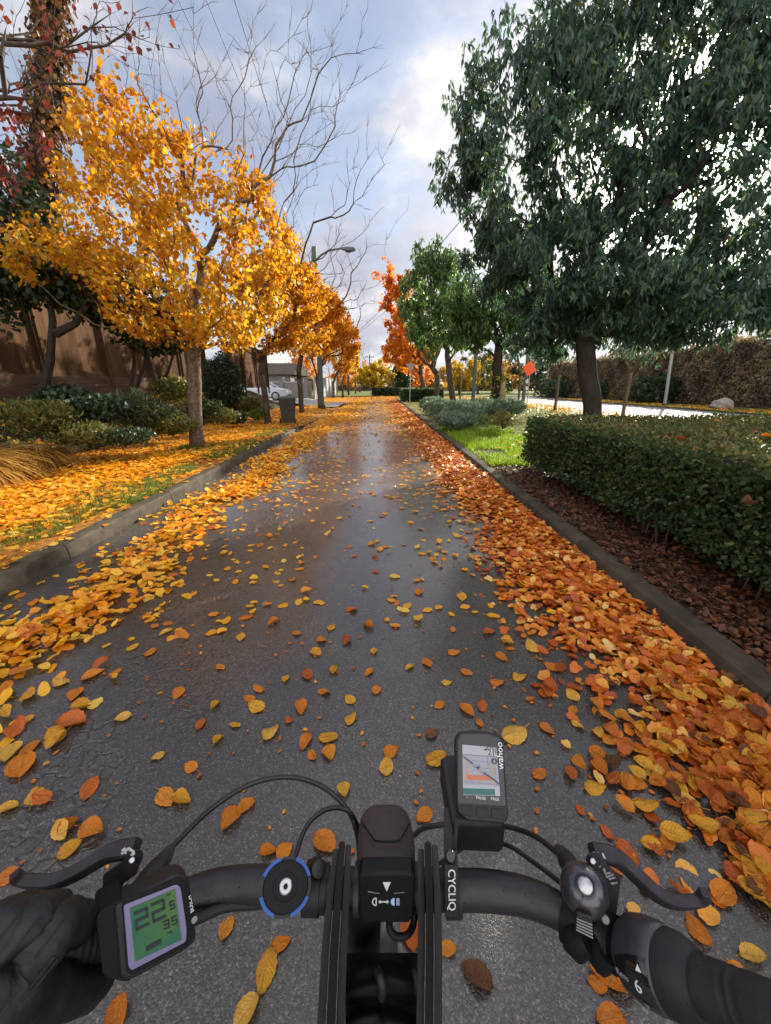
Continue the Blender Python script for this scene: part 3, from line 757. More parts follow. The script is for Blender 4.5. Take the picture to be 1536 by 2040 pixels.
evergreen('leaning evergreen third from the hedge with a curved slim trunk', base, D(893, 720, 27.0),
    [(890,590,75,90,70,0,2.2), (845,560,45,65,30,.4,1.5), (930,630,60,70,30,0,1.4), (880,520,50,38,26,0,1.2), (860,640,60,60,34,0,1.6)], .2, 19000, .26, bark=m_bark, trunk_mid=D(898, 770, 27.0), spread=.4, mat=m_laurel2)
base = Vector((4.8, 34.0, .115))
evergreen('fourth dark evergreen on the right whose low trunk splits into several stems', base, D(871, 745, 34),
    [(860,640,50,75,60,0,2.0), (825,610,30,60,26,.4,1.4)], .22, 12000, .29, bark=m_bark, spread=.45, mat=m_laurel2)
# orange maple beyond
Y = 42.0; base = Vector((4.62, Y, .115)); tg = []
for (px, py, rx, ry, n) in [(805,640,50,90,90), (800,700,44,40,40), (850,690,40,45,30), (790,580,28,50,26)]:
    c, rr = epx(px, py, rx, ry, Y); tg += [tuple(p) for p in ell(c, rr, n)]
for (px, py) in [(765,500),(790,440),(810,420),(835,470),(775,560),(745,545),(815,395),(760,610),(850,500)]: tg.append(tuple(D(px, py, Y)))
tree('maple_tree', 'orange and red maple standing over the far clipped hedge', 'tree', base, [base, base + Vector((0,0,.9)), D(838, 745, Y)], tg, .2, m_bark, m_org, None, rtip=.009,
     n_leaf=13000, lsize=.28, leaf_p=lambda N: np.clip((np.array([project(p)[1] for p in N])-505)/60, 0, 1), leaf_r=.04, spread=.4, twigs=(1, .6), lo_twig=.02, seg=.4,
     rshift=lambda p: .38 - .42*np.clip((p[:, 2]-4)/6, 0, 1))
# small trees across the lawn, by the parallel street
for (bx, Y, cx, cy, rx, ry, lab, nl, mt, ls) in [
    (1240, 17.5, 1250, 690, 75, 42, 'young street tree with slim trunk just right of the largest evergreen', 900, m_laurel, .2),
    (1105, 22.0, 1110, 690, 60, 40, 'young street tree with slim pale trunk right of the orange sign', 700, m_laurel, .24),
    (1031, 25.5, 1024, 690, 34, 24, 'slim young street tree just left of the orange sign', 500, m_laurel, .26),
    (916, 37.0, 916, 730, 22, 26, 'small bare twiggy street tree behind the leaning evergreen', 0, None, .2)]:
    q = W(bx, project(Vector((10.8, Y, .115)))[1], .115); base = Vector((q.x, q.y, .115))
    c, rr = epx(cx, cy, rx, ry, base.y); tg = [tuple(p) for p in ell(c, rr, 30)]
    fork = base + Vector((0, 0, 1.9))
    tree('young_tree', lab, 'tree', base, [base, base.lerp(fork, .5), fork], tg, .075, m_barkl, mt, 'young trees by the parallel street', rtip=.006, n_leaf=nl or 1, lsize=ls, tmpl=LEAF_LONG, droop=.9, spread=.35, twigs=(1, .4), clus=2)
# far end: yellow tree on the island, dark conifer, far backdrop trees
def simple_tree(name, lab, X, Y, h, rx, z0, mt, nl, ls, trunk_h=1.6, r0=.15, bark=m_bark, group=None, bare=0, zr=None):
    base = Vector((X, Y, .05)); c = (X, Y, z0); tg = [tuple(p) for p in ell(c, (rx, rx, zr or (h-trunk_h)/2), 70)]
    for _ in range(bare): tg.append((X+random.uniform(-rx,rx)*.9, Y+random.uniform(-rx,rx)*.5, h*random.uniform(.9, 1.25)))
    return tree(name, lab, 'tree', base, [base, base + Vector((0,0,trunk_h*.6)), base + Vector((0.05,0,trunk_h))], tg, r0, bark, mt, group, rtip=.012, n_leaf=nl, lsize=ls, leaf_r=.06, spread=.5, twigs=(1, .8), lo_twig=.03, seg=.5)
simple_tree('yellow_tree', 'round olive yellow tree alone at the far end of the road', -.9, 60, 5.2, 3.3, 3.2, m_ylg, 3600, .34)
simple_tree('conifer_tree', 'dark green conical tree at the far end beside the orange maple', 3.3, 62, 5.4, 1.6, 2.8, m_dark, 2600, .34, 1.0)
FARL = ['tall bare far tree behind the utility poles', 'bare far tree left of the road end', 'brown thin tree behind the grey board fence', 'bare tree standing beyond the round olive yellow tree', 'amber tree far beyond the cross street on the left',
        'brown tree on the far right beyond the maple', 'dull green tree far beyond the right lawn', 'golden tree far behind the leaning evergreen', 'tan tree far behind the parallel street', 'dark tree at the end of the parallel street']
for (X, Y, h, rx, mt, nl, lab, bare) in [(-9, 84, 11, 3.5, None, 0, FARL[0], 14), (-4.5, 90, 9, 3, None, 0, FARL[1], 12), (-14, 76, 8, 3.5, m_amb, 1400, FARL[2], 6), (2, 96, 8, 3.5, None, 0, FARL[3], 10),
        (-8, 100, 7, 5, m_amb, 2200, FARL[4], 2), (9, 90, 7.5, 5, m_org, 2200, FARL[5], 2), (18, 74, 8, 4.5, m_olive, 2600, FARL[6], 0), (13, 66, 6, 4, m_ylg, 2600, FARL[7], 0), (24, 84, 8, 6, m_tan, 3000, FARL[8], 0), (31, 80, 9, 6, m_dark, 3000, FARL[9], 0)]:
    simple_tree('far_tree', lab, X, Y, h, rx, h*.55, mt, nl, .45, 1.2, .2, m_bark, 'trees beyond the cross street', bare)

# --- top left: ivy clad trunk, bare red tree, shrubby evergreens by the fence
base = Vector((-9.9, 11.5, 1.2)); top = D(118, -260, 11.5)
t = thing('ivy_clad_tree', 'tall dead trunk wrapped in brown ivy rising behind the wooden fence', 'tree', base)
pts = [base.lerp(top, k/24) + Vector((random.uniform(-.05,.05), 0, 0)) for k in range(25)]
b = MB(); b.tube(pts, np.linspace(.34, .2, 25), 14); b.build('trunk', m_barkd, t)
n = 5200; u = rng.random(n); a = rng.random(n)*2*math.pi
P0 = np.array([tuple(base)]); P1 = np.array([tuple(top)])
rad = (.45-.16*u) * (1 + .35*np.sin(u*23+a) * np.sin(3*a+u*9)) + rng.normal(size=n)*.05
pos = P0 + (P1-P0)*u[:, None] + np.stack([np.cos(a)*rad, np.sin(a)*rad, np.zeros(n)], 1)
lb = LB(); od = np.stack([np.cos(a), np.sin(a), np.zeros(n)], 1)
lb.add(LEAF_BROAD[0], pos, unit(rdir(n)*.6 + np.array([0,0,-.8])), unit(od + rdir(n)*.5), .13*rng.uniform(.6, 1.3, n), rng.random(n))
m_ivyt = leaf_mat('leaf_brown_ivy', [(0, (.05,.035,.018)), (.4, (.11,.06,.025)), (.7, (.19,.09,.03)), (1, (.30,.15,.04))], .35, .6, .2)
lb.build('ivy', m_ivyt, t)
# bare reddish tree reaching in from outside the frame
base = Vector((-8.2, 4.2, 1.0)); tg = []
fork = Vector((-7.9, 4.3, 3.0))
for (px, py, n) in [(60,60,26),(20,180,20),(150,40,16),(120,130,12),(260,40,12),(-80,120,20),(-60,300,16),(60,280,14),(320,60,8),(0,360,8)]:
    for _ in range(n): tg.append(tuple(D(px+random.uniform(-70,70), py+random.uniform(-60,60), 5.6+random.uniform(-.6,1.2))))
tree('bare_tree', 'mostly bare tree with a few maroon leaves reaching in at the upper left corner', 'tree', base, [base - Vector((0,0,.2)), base.lerp(fork, .5), fork], tg, .075, m_bark, m_red, None, rtip=.003,
     n_leaf=520, lsize=.075, leaf_p=lambda N: np.array([1.0 if (x < 100 and 220 < y < 380) else .16 for x, y, _ in map(project, N)]), spread=.12, twigs=(1, .22), lo_twig=.008, seg=.2, wig=.12)
def shrubtree(lab, Y, stems, els, nl, ls=.13, mt=m_dark):
    b0 = stems[0][0]; base = D(b0[0], b0[1], Y)
    t = thing('shrub_tree', lab, 'tree', base, 'dark evergreens against the wooden fence')
    b = MB()
    for st in stems:
        pts = [D(x, y, Y) for x, y in st]
        P_ = []
        for i in range(len(pts)-1): P_ += [pts[i].lerp(pts[i+1], k/5) for k in range(5)]
        P_.append(pts[-1]); b.tube(P_, np.linspace(st_r, st_r*.5, len(P_)), 8)
    b.build('trunk', m_barkd, t)
    lb = LB()
    for (px, py, rx, ry, n, dY, dy) in els:
        c, rr = epx(px, py, rx, ry, Y+dY, dy); pos = ell(c, rr, n, .45)
        pos = pos + np.sin(pos*2.7)[:, [1, 2, 0]]*.12
        lb.add(LEAF_LONG[1], pos, unit(rdir(n) + np.array([0,0,-.5])), unit(rdir(n)*.8 + np.array([0,0,.6])), ls*rng.uniform(.6, 1.25, n), rng.random(n), 2.0)
    lb.build('crown', mt, t); return t
st_r = .085
shrubtree('dark evergreen at the left edge with one leaning trunk against the fence', 8.0, [[(85,790),(100,720),(105,640),(98,590)], [(110,665),(150,645),(175,600)]],
          [(60,560,110,55,1500,0,.8), (150,570,90,45,900,.2,.7), (30,440,80,110,1800,.4,.9), (-40,500,90,140,1500,.2,.9)], 0)
st_r = .045
shrubtree('dark evergreen with several thin crossing stems right of the leaning trunk', 9.4, [[(262,770),(268,720),(262,660)], [(270,778),(288,730),(292,680)], [(322,790),(305,740),(285,690)], [(312,780),(335,740),(350,690)]],
          [(240,600,130,60,2200,0,1.0), (300,645,100,45,1200,.1,.8), (190,560,90,60,1000,.3,.8), (350,650,60,50,600,.3,.6)], 0)
# ------------------------------------------------------------------ hedges
def surf_leaves(lb, n, lo, hi, face, tm, ls, lump, jit, rfun):
    """leaves over one side of a clipped hedge: face 'x','y' or 'z'"""
    lo = np.array(lo); hi = np.array(hi)
    p = lo + (hi-lo)*rng.random((n, 3)); k = 'xyz'.index(face[1]); out = np.zeros(3); out[k] = 1 if face[0] == '+' else -1
    p[:, k] = hi[k] if face[0] == '+' else lo[k]
    q = p.copy(); q[:, k] = 0
    bump = (np.sin(q @ np.array([2.1, 3.3, 4.1])) + np.sin(q @ np.array([-5.3, 4.7, 6.2]) + 1) + .8*np.sin(q @ np.array([9.1, 11.3, -8.2])))/2.8
    p += out*(bump*lump + rng.normal(size=n)*jit - .02)[:, None]
    ax = unit(rdir(n)*.8 + out*.55 + np.array([0,0,.15])); nr = unit(out + rdir(n)*.7)
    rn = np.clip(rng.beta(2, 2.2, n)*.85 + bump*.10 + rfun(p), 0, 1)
    ch = rng.integers(0, len(tm), n)
    for i, t_ in enumerate(tm):
        s = ch == i; lb.add(t_, p[s], ax[s], nr[s], ls*rng.uniform(.6, 1.3, s.sum()), rn[s])
HX0, HX1, HY0, HY1, HZ0, HZ1 = 2.42, 12.0, -3.0, 6.35, .115, 1.0
t = thing('clipped_hedge', 'big flat topped clipped green hedge beside the right kerb', 'hedge', (HX0, 3, .115))
lb = LB()
nf = lambda p: np.zeros(len(p))
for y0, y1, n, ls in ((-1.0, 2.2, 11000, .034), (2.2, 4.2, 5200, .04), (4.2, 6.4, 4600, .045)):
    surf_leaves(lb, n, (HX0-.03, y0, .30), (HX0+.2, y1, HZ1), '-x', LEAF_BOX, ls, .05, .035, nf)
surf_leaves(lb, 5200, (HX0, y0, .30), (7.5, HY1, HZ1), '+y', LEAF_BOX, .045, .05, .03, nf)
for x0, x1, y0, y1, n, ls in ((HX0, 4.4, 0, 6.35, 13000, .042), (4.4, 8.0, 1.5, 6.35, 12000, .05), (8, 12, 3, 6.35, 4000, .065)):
    surf_leaves(lb, n, (x0, y0, .9), (x1, y1, HZ1), '+z', LEAF_BOX, ls, .03, .022, lambda p: np.full(len(p), .42))  # top leaves shifted to lighter olive: sunlight put into their colour
n = 420; p_ = np.stack([np.where(rng.random(n) < .5, HX0 - .02, HX0 + 3*rng.random(n)), rng.uniform(.4, 6.3, n), np.full(n, .97)], 1)
p_[:, 2] = np.where(p_[:, 0] < HX0, rng.uniform(.5, .98, n), .97)
tw_ax = unit(rdir(n)*.4 + np.stack([-1.0*(p_[:, 0] < HX0), np.zeros(n), .6 + .6*(p_[:, 0] > HX0)], 1))
for q in range(5):
    lb.add(LEAF_BOX[q % 2], p_ + tw_ax*(.02 + .022*q), unit(tw_ax + rdir(n)*.9), rdir(n), .034*rng.uniform(.6, 1.2, n), np.clip(.55 + .3*rng.random(n), 0, 1))
lb.build('foliage', m_box, t)
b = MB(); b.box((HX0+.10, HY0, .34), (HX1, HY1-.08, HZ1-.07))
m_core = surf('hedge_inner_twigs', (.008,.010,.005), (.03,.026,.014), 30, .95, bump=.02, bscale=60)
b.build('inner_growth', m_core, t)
b = MB()
for k in range(110):
    y = random.uniform(-.5, 6.3); x = HX0 + random.uniform(.05, .5)
    b.tube([(x, y, .1), (x+random.uniform(-.04,.04), y+random.uniform(-.05,.05), .25), (x+random.uniform(-.12,.06), y+random.uniform(-.1,.1), .45)], [.009, .007, .004], 5)
b.build('vine' if 'ivy' in t.name else 'woody_stems', m_bark, t)  # bare woody stems showing below the clipped foliage
t = thing('clipped_hedge', 'low dark box hedge with leaves on top far along the right kerb', 'hedge', (2.1, 37, .1))
lb = LB(); surf_leaves(lb, 2600, (2.1, 35.5, .2), (5.6, 40, 1.15), '-y', LEAF_BOX, .12, .04, .04, nf); surf_leaves(lb, 2000, (2.1, 35.5, .2), (5.6, 40, 1.15), '-x', LEAF_BOX, .12, .04, .04, nf)
surf_leaves(lb, 2400, (2.1, 35.5, .2), (5.6, 40, 1.15), '+z', LEAF_BOX, .12, .04, .04, nf); lb.build('foliage', m_box, t)
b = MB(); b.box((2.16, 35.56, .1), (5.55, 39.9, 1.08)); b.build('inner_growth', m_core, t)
t = thing('clipped_hedge', 'long low dark hedge across the far end of the road', 'hedge', (0, 59, .1))
lb = LB(); surf_leaves(lb, 3000, (-1.2, 57.5, .2), (5, 59, 1.0), '-y', LEAF_BOX, .2, .06, .06, nf); surf_leaves(lb, 1500, (-1.2, 57.5, .2), (5, 59, 1.0), '+z', LEAF_BOX, .2, .06, .06, nf); lb.build('foliage', m_dark, t)
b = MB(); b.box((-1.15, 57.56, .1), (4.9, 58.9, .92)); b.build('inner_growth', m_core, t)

# ivy wall along the parallel street
t = thing('ivy_wall', 'long tall wall covered in dry brown ivy across the parallel street', 'wall', (25, 20, 0))
b = MB(); b.box((25.0, -12, 0), (25.5, 60, 4.3)); b.build('wall_panel', m_wall_timber, t)
lb = LB(); n = 46000
y = rng.uniform(0, 60, n); z = 4.6*rng.random(n)**.9
top_ = 4.4 + .3*np.sin(y*.9) + .25*np.sin(y*2.3+1); z = np.minimum(z*top_/4.5, top_)
pos = np.stack([25.0 - .12 - .25*np.abs(np.sin(y*1.7+z*2.1))*rng.random(n), y, z], 1)
lb.add(LEAF_BROAD[1], pos, unit(rdir(n)*.6 + np.array([0,0,-.8])), unit(rdir(n)*.6 + np.array([-1,0,0])), .16*rng.uniform(.5, 1.3, n), np.clip(rng.random(n)*.6 + .22*np.sin(y*.9+z*1.3) + .18*np.sin(y*2.7-z*2.1) + .15, 0, 1))
n = 5000; y = rng.uniform(0, 60, n); top_ = 4.4 + .3*np.sin(y*.9) + .25*np.sin(y*2.3+1)
pos = np.stack([25.2 + rng.normal(size=n)*.3, y, top_ + rng.normal(size=n)*.12], 1)
lb.add(LEAF_BROAD[1], pos, rdir(n), rdir(n), .24*rng.uniform(.5, 1.3, n), .55+.3*rng.random(n))
lb.build('ivy', m_ivy, t)
b = MB()
for k in range(70):
    y = random.uniform(2, 55); zz = random.uniform(2.5, 4.3)
    b.tube([(24.86, y, 0), (24.8, y+random.uniform(-.2,.2), zz*.5), (24.85, y+random.uniform(-.4,.4), zz)], [.03, .025, .012], 4)
b.build('vine' if 'ivy' in t.name else 'woody_stems', m_bark, t)

# ------------------------------------------------------------------ shrubs and plants
def shrub(name, label, cat, c, r, n, tm, ls, mat, group=None, upb=.3, core=True, power=.3, wide=1.0, stems=6, rbias=0):
    t = thing(name, label, cat, (c[0], c[1], c[2]-r[2]), group)
    lb = LB(); pos = ell(c, r, n, power)
    d = unit((pos - np.array(c))/np.array(r))
    lump = (np.sin(d @ np.array([7.1, 3.2, 5.0]) + c[1]) + np.sin(d @ np.array([-4.2, 8.3, 6.1]) + 2*c[0]))*.09
    pos = pos + (pos - np.array(c))*lump[:, None]
    zmin = c[2] - r[2]*.92; pos = pos[pos[:, 2] > zmin]; n = len(pos); d = unit((pos-np.array(c))/np.array(r))
    rn = np.clip(rng.beta(2, 2, n) + rbias, 0, 1)
    ch = rng.integers(0, len(tm), n); ax = unit(rdir(n)*.7 + d*.6 + np.array([0,0,upb])); nr = unit(rdir(n)*.7 + d)
    for i, t_ in enumerate(tm):
        s = ch == i; lb.add(t_, pos[s], ax[s], nr[s], ls*rng.uniform(.6, 1.25, s.sum()), rn[s], wide)
    lb.build('foliage', mat, t)
    b = MB()
    for k in range(stems):
        a = random.uniform(0, 6.28); q = Vector((math.cos(a)*r[0]*.6, math.sin(a)*r[1]*.6, r[2]*.5))
        c0 = Vector((c[0]+q.x*.15, c[1]+q.y*.15, c[2]-r[2]*1.0)); b.tube([c0, c0.lerp(Vector(c)+q, .5)+Vector((0,0,.03)), Vector(c)+q], [.014, .011, .006], 5)
    b.build('woody_stems', m_barkd, t)  # woody stems inside the shrub
    return t
def at(px, py, Y, rx, ry):
    c = D(px, py, Y); zc = project(c)[2]; return c, rx*zc/F, ry*zc/F
c, a_, h_ = at(447, 768, 15.5, 37, 54)
shrub('round_bush', 'dense dark green dome shaped bush behind the nearest yellow trunk', 'bush', c, (a_, a_, h_), 7000, LEAF_BOX, .10, m_dark, None, .2, power=.16)
bank = [ # px, py, Y, rx, ry, mat, leaf, size, n, label
 (70,830,6.6,68,27,m_olive,LEAF_LONG,.10,2600,'fern like olive shrub above the ornamental grass at the left edge'),
 (160,865,6.8,60,21,m_olive,LEAF_LONG,.085,2200,'sprawling olive green plant right of the ornamental grass'),
 (200,815,7.6,64,24,m_dark,LEAF_BROAD,.09,1500,'dark broad leaved shrub under the leaning trunk'),
 (270,815,8.0,51,33,m_bankgreen,LEAF_LONG,.09,1500,'dark green rosemary like shrub in front of the crossing stems'),
 (314,830,8.6,51,26,m_bankgreen,LEAF_LONG,.085,1400,'feathery dark green shrub just left of the nearest yellow trunk'),
 (250,870,7.0,51,16,m_dark,LEAF_BOX,.06,1500,'low small leaved dark shrub on the stone edging'),
 (344,845,8.4,43,21,m_olive,LEAF_BOX,.07,1500,'low olive shrub with small leaves left of the nearest trunk base'),
 (410,815,10.5,34,19,m_bankgreen,LEAF_BOX,.08,1300,'small dark leaved shrub directly behind the nearest yellow trunk'),
 (440,830,11.5,34,14,m_olive,LEAF_BOX,.08,1000,'low olive shrub in front of the dark round bush'),
 (350,775,9.4,38,21,m_olive,LEAF_BROAD,.09,900,'loose leafy shrub under the crossing stems'),
 (130,795,8.0,51,21,m_dark,LEAF_BROAD,.10,1200,'dark shrub at the foot of the leaning trunk'),
 (495,805,15.5,29,16,m_olive,LEAF_BOX,.10,1100,'olive shrub with reddish leaves right of the dark round bush'),
 (515,827,14.6,20,9,m_grass,LEAF_BOX,.09,600,'small bright green shrub just left of the second yellow trunk'),
 (468,833,13.2,22,11,m_dark,LEAF_BOX,.09,800,'low dark shrub between the round bush and the leafy verge')]   # LOWERED
for px, py, Y, rx, ry, mt, tm, ls, n, lab in bank:
    c, a_, h_ = at(px, py, Y, rx, ry)
    shrub('shrub', lab, 'shrub', c, (a_, a_*.8, h_), n, tm, ls, mt, 'shrubs planted on the left bank', .4)
# ground cover creeping down the bank
n = 9000; y = rng.uniform(1.5, 24, n); x = -6.35 - 2.0*rng.random(n)
pos = np.stack([x, y, np.array([bank_z(v) for v in x]) + .03 + .09*rng.random(n)], 1)
lb = LB(); lb.add(LEAF_BOX[0], pos, unit(rdir(n) + np.array([0,0,.5])), unit(rdir(n)*.5 + np.array([0,0,1])), .085*rng.uniform(.6, 1.3, n), rng.beta(2, 2, n))
tag(lb.build('ground_cover', m_olive), kind='stuff')
n = 2600; y = rng.uniform(1.5, 24, n); x = -6.35 - 2.0*rng.random(n)
pos = np.stack([x, y, np.array([bank_z(v) for v in x]) + .03 + .1*rng.random(n)], 1)
# ornamental grass at the left edge
c = W(28, 985, .13); c = Vector((-6.0 if c.x < -6.0 else c.x, c.y, .13))
for (px, py, lab, sz, n_) in [(25, 965, 'fountain of tan ornamental grass spilling onto the leaves at the left edge', .85, 1300), (85, 930, 'second clump of tan arching grass, right of the first at the left edge', .7, 900), (-45, 1000, 'tan grass clump cut off by the left edge of the photo', .85, 900)]:
    q = W(px, py, .13); q = Vector((min(q.x, -5.9), q.y, .13)); t = thing('ornamental_grass', lab, 'grass clump', q, 'tan ornamental grasses on the left')
    a = rng.random(n_)*6.28; pos = np.array(tuple(q)) + np.stack([np.cos(a), np.sin(a), np.zeros(n_)], 1)*(.13*rng.random(n_))[:, None]
    out = np.stack([np.cos(a), np.sin(a), np.zeros(n_)], 1)
    ax = unit(out*rng.uniform(.15, .8, n_)[:, None] + np.array([0,0,1]) + rdir(n_)*.15)
    nr = -out + np.array([0,0,.15])
    lb = LB(); lb.add(blade(6, .011, 2.0), pos, ax, nr, sz*rng.uniform(.7, 1.5, n_), rng.random(n_)); lb.build('foliage', m_tan, t)
# lavender like shrubs on the right lawn
for px, py, Y, rx, ry, lab in [(880,815,16.5,36,18,'grey green lavender bush nearest the kerb in front of the leaning evergreen'), (925,820,15.0,40,20,'grey green lavender bush left of the ivy clad second trunk'), (960,812,16.5,36,16,'pale lavender bush behind the second evergreen trunk'),
                           (1010,812,15.5,36,16,'lavender bush just right of the second evergreen trunk'), (905,838,12.6,42,14,'low dark lavender bush spreading over the lime grass'), (860,806,20,24,12,'farthest grey green lavender bush by the split trunk')]:
    c, a_, h_ = at(px, py, Y, rx, ry)
    shrub('lavender_bush', lab, 'bush', c, (a_, a_*.8, h_), 2600, LEAF_LONG, .13, m_lav, 'lavender bushes on the right lawn', .8)
c, a_, h_ = at(1003, 836, 11.5, 26, 18)
shrub('yellowish_shrub', 'small yellow green leafy shrub between the hedge corner and the second trunk', 'shrub', c, (a_, a_, h_), 420, LEAF_BROAD, .07, m_olive, None, .3, power=.5, rbias=.15)
c = D(988, 800, 14.2)
n = 320; a = rng.random(n)*6.28; z = rng.random(n)**1.6*1.2 + .12
# bushes against the ivy wall
for px, py, X, rx, ry, lab in [(1115,778,24,48,22,'long dark bush against the ivy wall behind the orange sign'), (1310,780,23.5,52,30,'dark bush at the foot of the ivy wall behind the grey pole'), (1190,785,24,30,20,'dark bush against the ivy wall behind the largest trunk'),
                           (935,778,22,16,12,'round dark bush across the street behind the leaning trunk'), (1000,775,24,20,24,'brownish bush against the ivy wall right of the second trunk')]:
    zc = X/(px-757)*F; c = P(px, py, zc); shrub('wall_bush', lab, 'bush', c, (rx*zc/F, rx*zc/F*.5, ry*zc/F), 1800, LEAF_BOX, .3, m_dark, 'dark bushes along the ivy wall', .2, power=.2)

# the mass of trees and bushes that closes the view beyond the cross street
n = 16000; x = rng.uniform(-110, 120, n); hh = 3.4 + 1.2*np.sin(x*.21) + 1.3*np.sin(x*.53+1) + .8*np.sin(x*1.3)
pos = np.stack([x, 118 + rng.normal(size=n)*2.5, hh*rng.random(n)**.8], 1)
lb = LB(); lb.add(LEAF_BROAD[0], pos, rdir(n), rdir(n), 1.0*rng.uniform(.5, 1.3, n), np.clip(.5 + .3*np.sin(x*.4) + .2*rng.normal(size=n), 0, 1))
tag(lb.build('treeline', leaf_mat('leaf_far_mixed', [(0, (.05,.06,.03)), (.4, (.14,.10,.04)), (.7, (.26,.15,.04)), (1, (.10,.11,.04))], .35, .6, .2)), kind='stuff')
# ------------------------------------------------------------------ grass
def grass(name, n, fx, fz, h, mat, w_=.006):
    pos = fx(n); n = len(pos)
    ax = unit(np.array([0,0,1.0]) + rdir(n)*.45); nr = rdir(n)
    lb = LB(); lb.add(blade(3, .05, .9), pos, ax, nr, h*rng.uniform(.5, 1.4, n), rng.beta(2, 2, n)); return tag(lb.build(name, mat), kind='stuff')
def gx(n):
    x = 1.95 + rng.random(n)*2.2; y = 6.7 + rng.random(n)**1.3*6.5
    k = (np.sin(x*4.2+y*1.7) + np.sin(x*2.1-y*3.1)) > -.9
    return np.stack([x, y, np.full(n, .115)], 1)[k]
grass('lime_grass', 15000, gx, None, .12, m_lime)
def gl(n):
    x = -2.96 - rng.random(n)**1.8*1.0; y = 1.5 + rng.random(n)*11
    k = (np.sin(y*1.6) + .6*np.sin(y*4.1) + .8*np.sin(x*7)) > -.25
    return np.stack([x, y, np.full(n, .115)], 1)[k]
grass('verge_grass', 22000, gl, None, .075, m_grass)
def gt(n):
    a = rng.random(n)*6.28; r_ = .14 + .28*rng.random(n); return np.stack([B1.x + np.cos(a)*r_, B1.y + np.sin(a)*r_, np.full(n, .115)], 1)
grass('tuft_grass', 900, gt, None, .1, m_grass)
def gr(n):
    x = 3 + rng.random(n)*9; y = 6.5 + rng.random(n)**1.5*26; return np.stack([x, y, np.full(n, .115)], 1)
grass('lawn_grass', 12000, gr, None, .13, m_grass)

# ------------------------------------------------------------------ fallen leaves
def heapL(x, y):                            # drift beside the left gutter
    c = np.interp(y, [0, 6, 12, 20, 40], [-2.12, -2.14, -2.2, -2.1, -1.9]); wd = np.interp(y, [0, 6, 12, 20, 40], [.24, .30, .42, .6, .8])
    return np.exp(-((x-c+.12*np.sin(y*1.7)+.06*np.sin(y*4.3))/wd)**2)
def heapR(x, y):
    return 1/(1+np.exp(-(x - (1.29 - .016*y + .08*np.sin(y*1.9) + .05*np.sin(y*5)))/.11))
def road_z(x, y): return .065*heapL(x, y)**1.5 + .075*heapR(x, y)**1.3*(x < KR)
cand = []                                   # (pos, axis, nrm, size, rnd, template, kind)
def lay(n, x, y, z, tilt, size, rnd, surf_):
    th = rng.random(n)*6.283; ax = unit(np.stack([np.cos(th), np.sin(th), rng.normal(size=n)*tilt], 1))
    nr = unit(np.array([0,0,1.0]) + rdir(n)*tilt)
    return dict(p=np.stack([x, y, z], 1), a=ax, n=nr, s=size*rng.uniform(.65, 1.3, n), r=rnd, t=rng.integers(0, len(LITTER), n), k=surf_)
sets = []
def ysamp(n, y0, y1):                       # more leaves near the camera, where they show
    u = rng.random(n); return y0*(y1/y0)**u
# left verge carpet
for y0, y1, n, s in ((1.3, 5, 6500, .082), (5, 13.5, 13000, .085), (13.5, 45, 11000, .11)):
    y = rng.uniform(y0, y1, n) if y1 < 20 else ysamp(n, y0, y1); x = rng.uniform(-6.28, KL-.03, n)
    k = rng.random(n) < np.where(x > -3.6, .10 + .55*(-2.95-x)*(1+.5*np.sin(y*1.6)), 1); x, y = x[k], y[k]; n = len(x)
    z = np.array([left_z(a, c) for a, c in zip(x, y)]) + .008 + .035*rng.random(n)
    z[x > KL-.16] = .14
    sets.append(lay(n, x, y, z, .22, s, np.clip(rng.beta(2.4, 1.7, n), 0, 1), 'verge'))
# left drift and right drift on the road
for y0, y1, n, s in ((.9, 5, 5200, .078), (5, 14, 6500, .085), (14, 45, 6000, .12)):
    y = ysamp(n, y0, y1); x = rng.uniform(-2.78, -1.0 if y0 < 10 else -.6, n); h = heapL(x, y); k = rng.random(n) < h*1.0 + .01; x, y = x[k], y[k]; n = len(x)
    sets.append(lay(n, x, y, road_z(x, y)*rng.random(n)**.5 + .006, .30, s, np.clip(rng.beta(2.2, 2.0, n), 0, 1), 'left'))
for y0, y1, n, s in ((.7, 2.4, 4600, .068), (2.4, 5, 4600, .072), (5, 14, 6500, .085), (14, 45, 6500, .12)):
    y = ysamp(n, y0, y1); x = rng.uniform(.75 if y0 < 10 else .3, KR-.01, n); h = heapR(x, y); k = rng.random(n) < h*1.0 + .015; x, y = x[k], y[k]; n = len(x)
    sets.append(lay(n, x, y, road_z(x, y)*rng.random(n)**.5 + .006, .24, s, np.clip(rng.beta(1.7, 2.1, n), 0, 1), 'right'))
# scattered over the asphalt
for y0, y1, n, s in ((2.05, 5, 420, .072), (5, 12, 900, .075), (12, 45, 2600, .10)):
    y = ysamp(n, y0, y1); x = rng.uniform(KL+.05, KR, n)
    dens = np.where(np.abs(x+.2) < .5, .45, 1.0); dens = np.where(y > 22, 1, dens)
    k = rng.random(n) < dens*(1 - .6*heapL(x, y)); x, y = x[k], y[k]; n = len(x)
    sets.append(lay(n, x, y, np.full(n, .006) + road_z(x, y)*.8, .07, s, np.clip(rng.beta(2, 2, n)-.05, 0, 1), 'road'))
n = 5200; y = ysamp(n, 16, 55); x = rng.uniform(KL, KR, n); k = rng.random(n) < np.clip(.25 + .75*np.abs(x+.3)/1.6 + (y > 30)*.3, 0, 1); x, y = x[k], y[k]; n = len(x)
sets.append(lay(n, x, y, np.full(n, .012), .08, .13, rng.beta(2, 2, n), 'far'))
n = 4200; y = rng.uniform(44, 58, n); x = rng.uniform(-12, 14, n); sets.append(lay(n, x, y, np.full(n, .03), .1, .2, rng.beta(2, 2, n), 'far'))
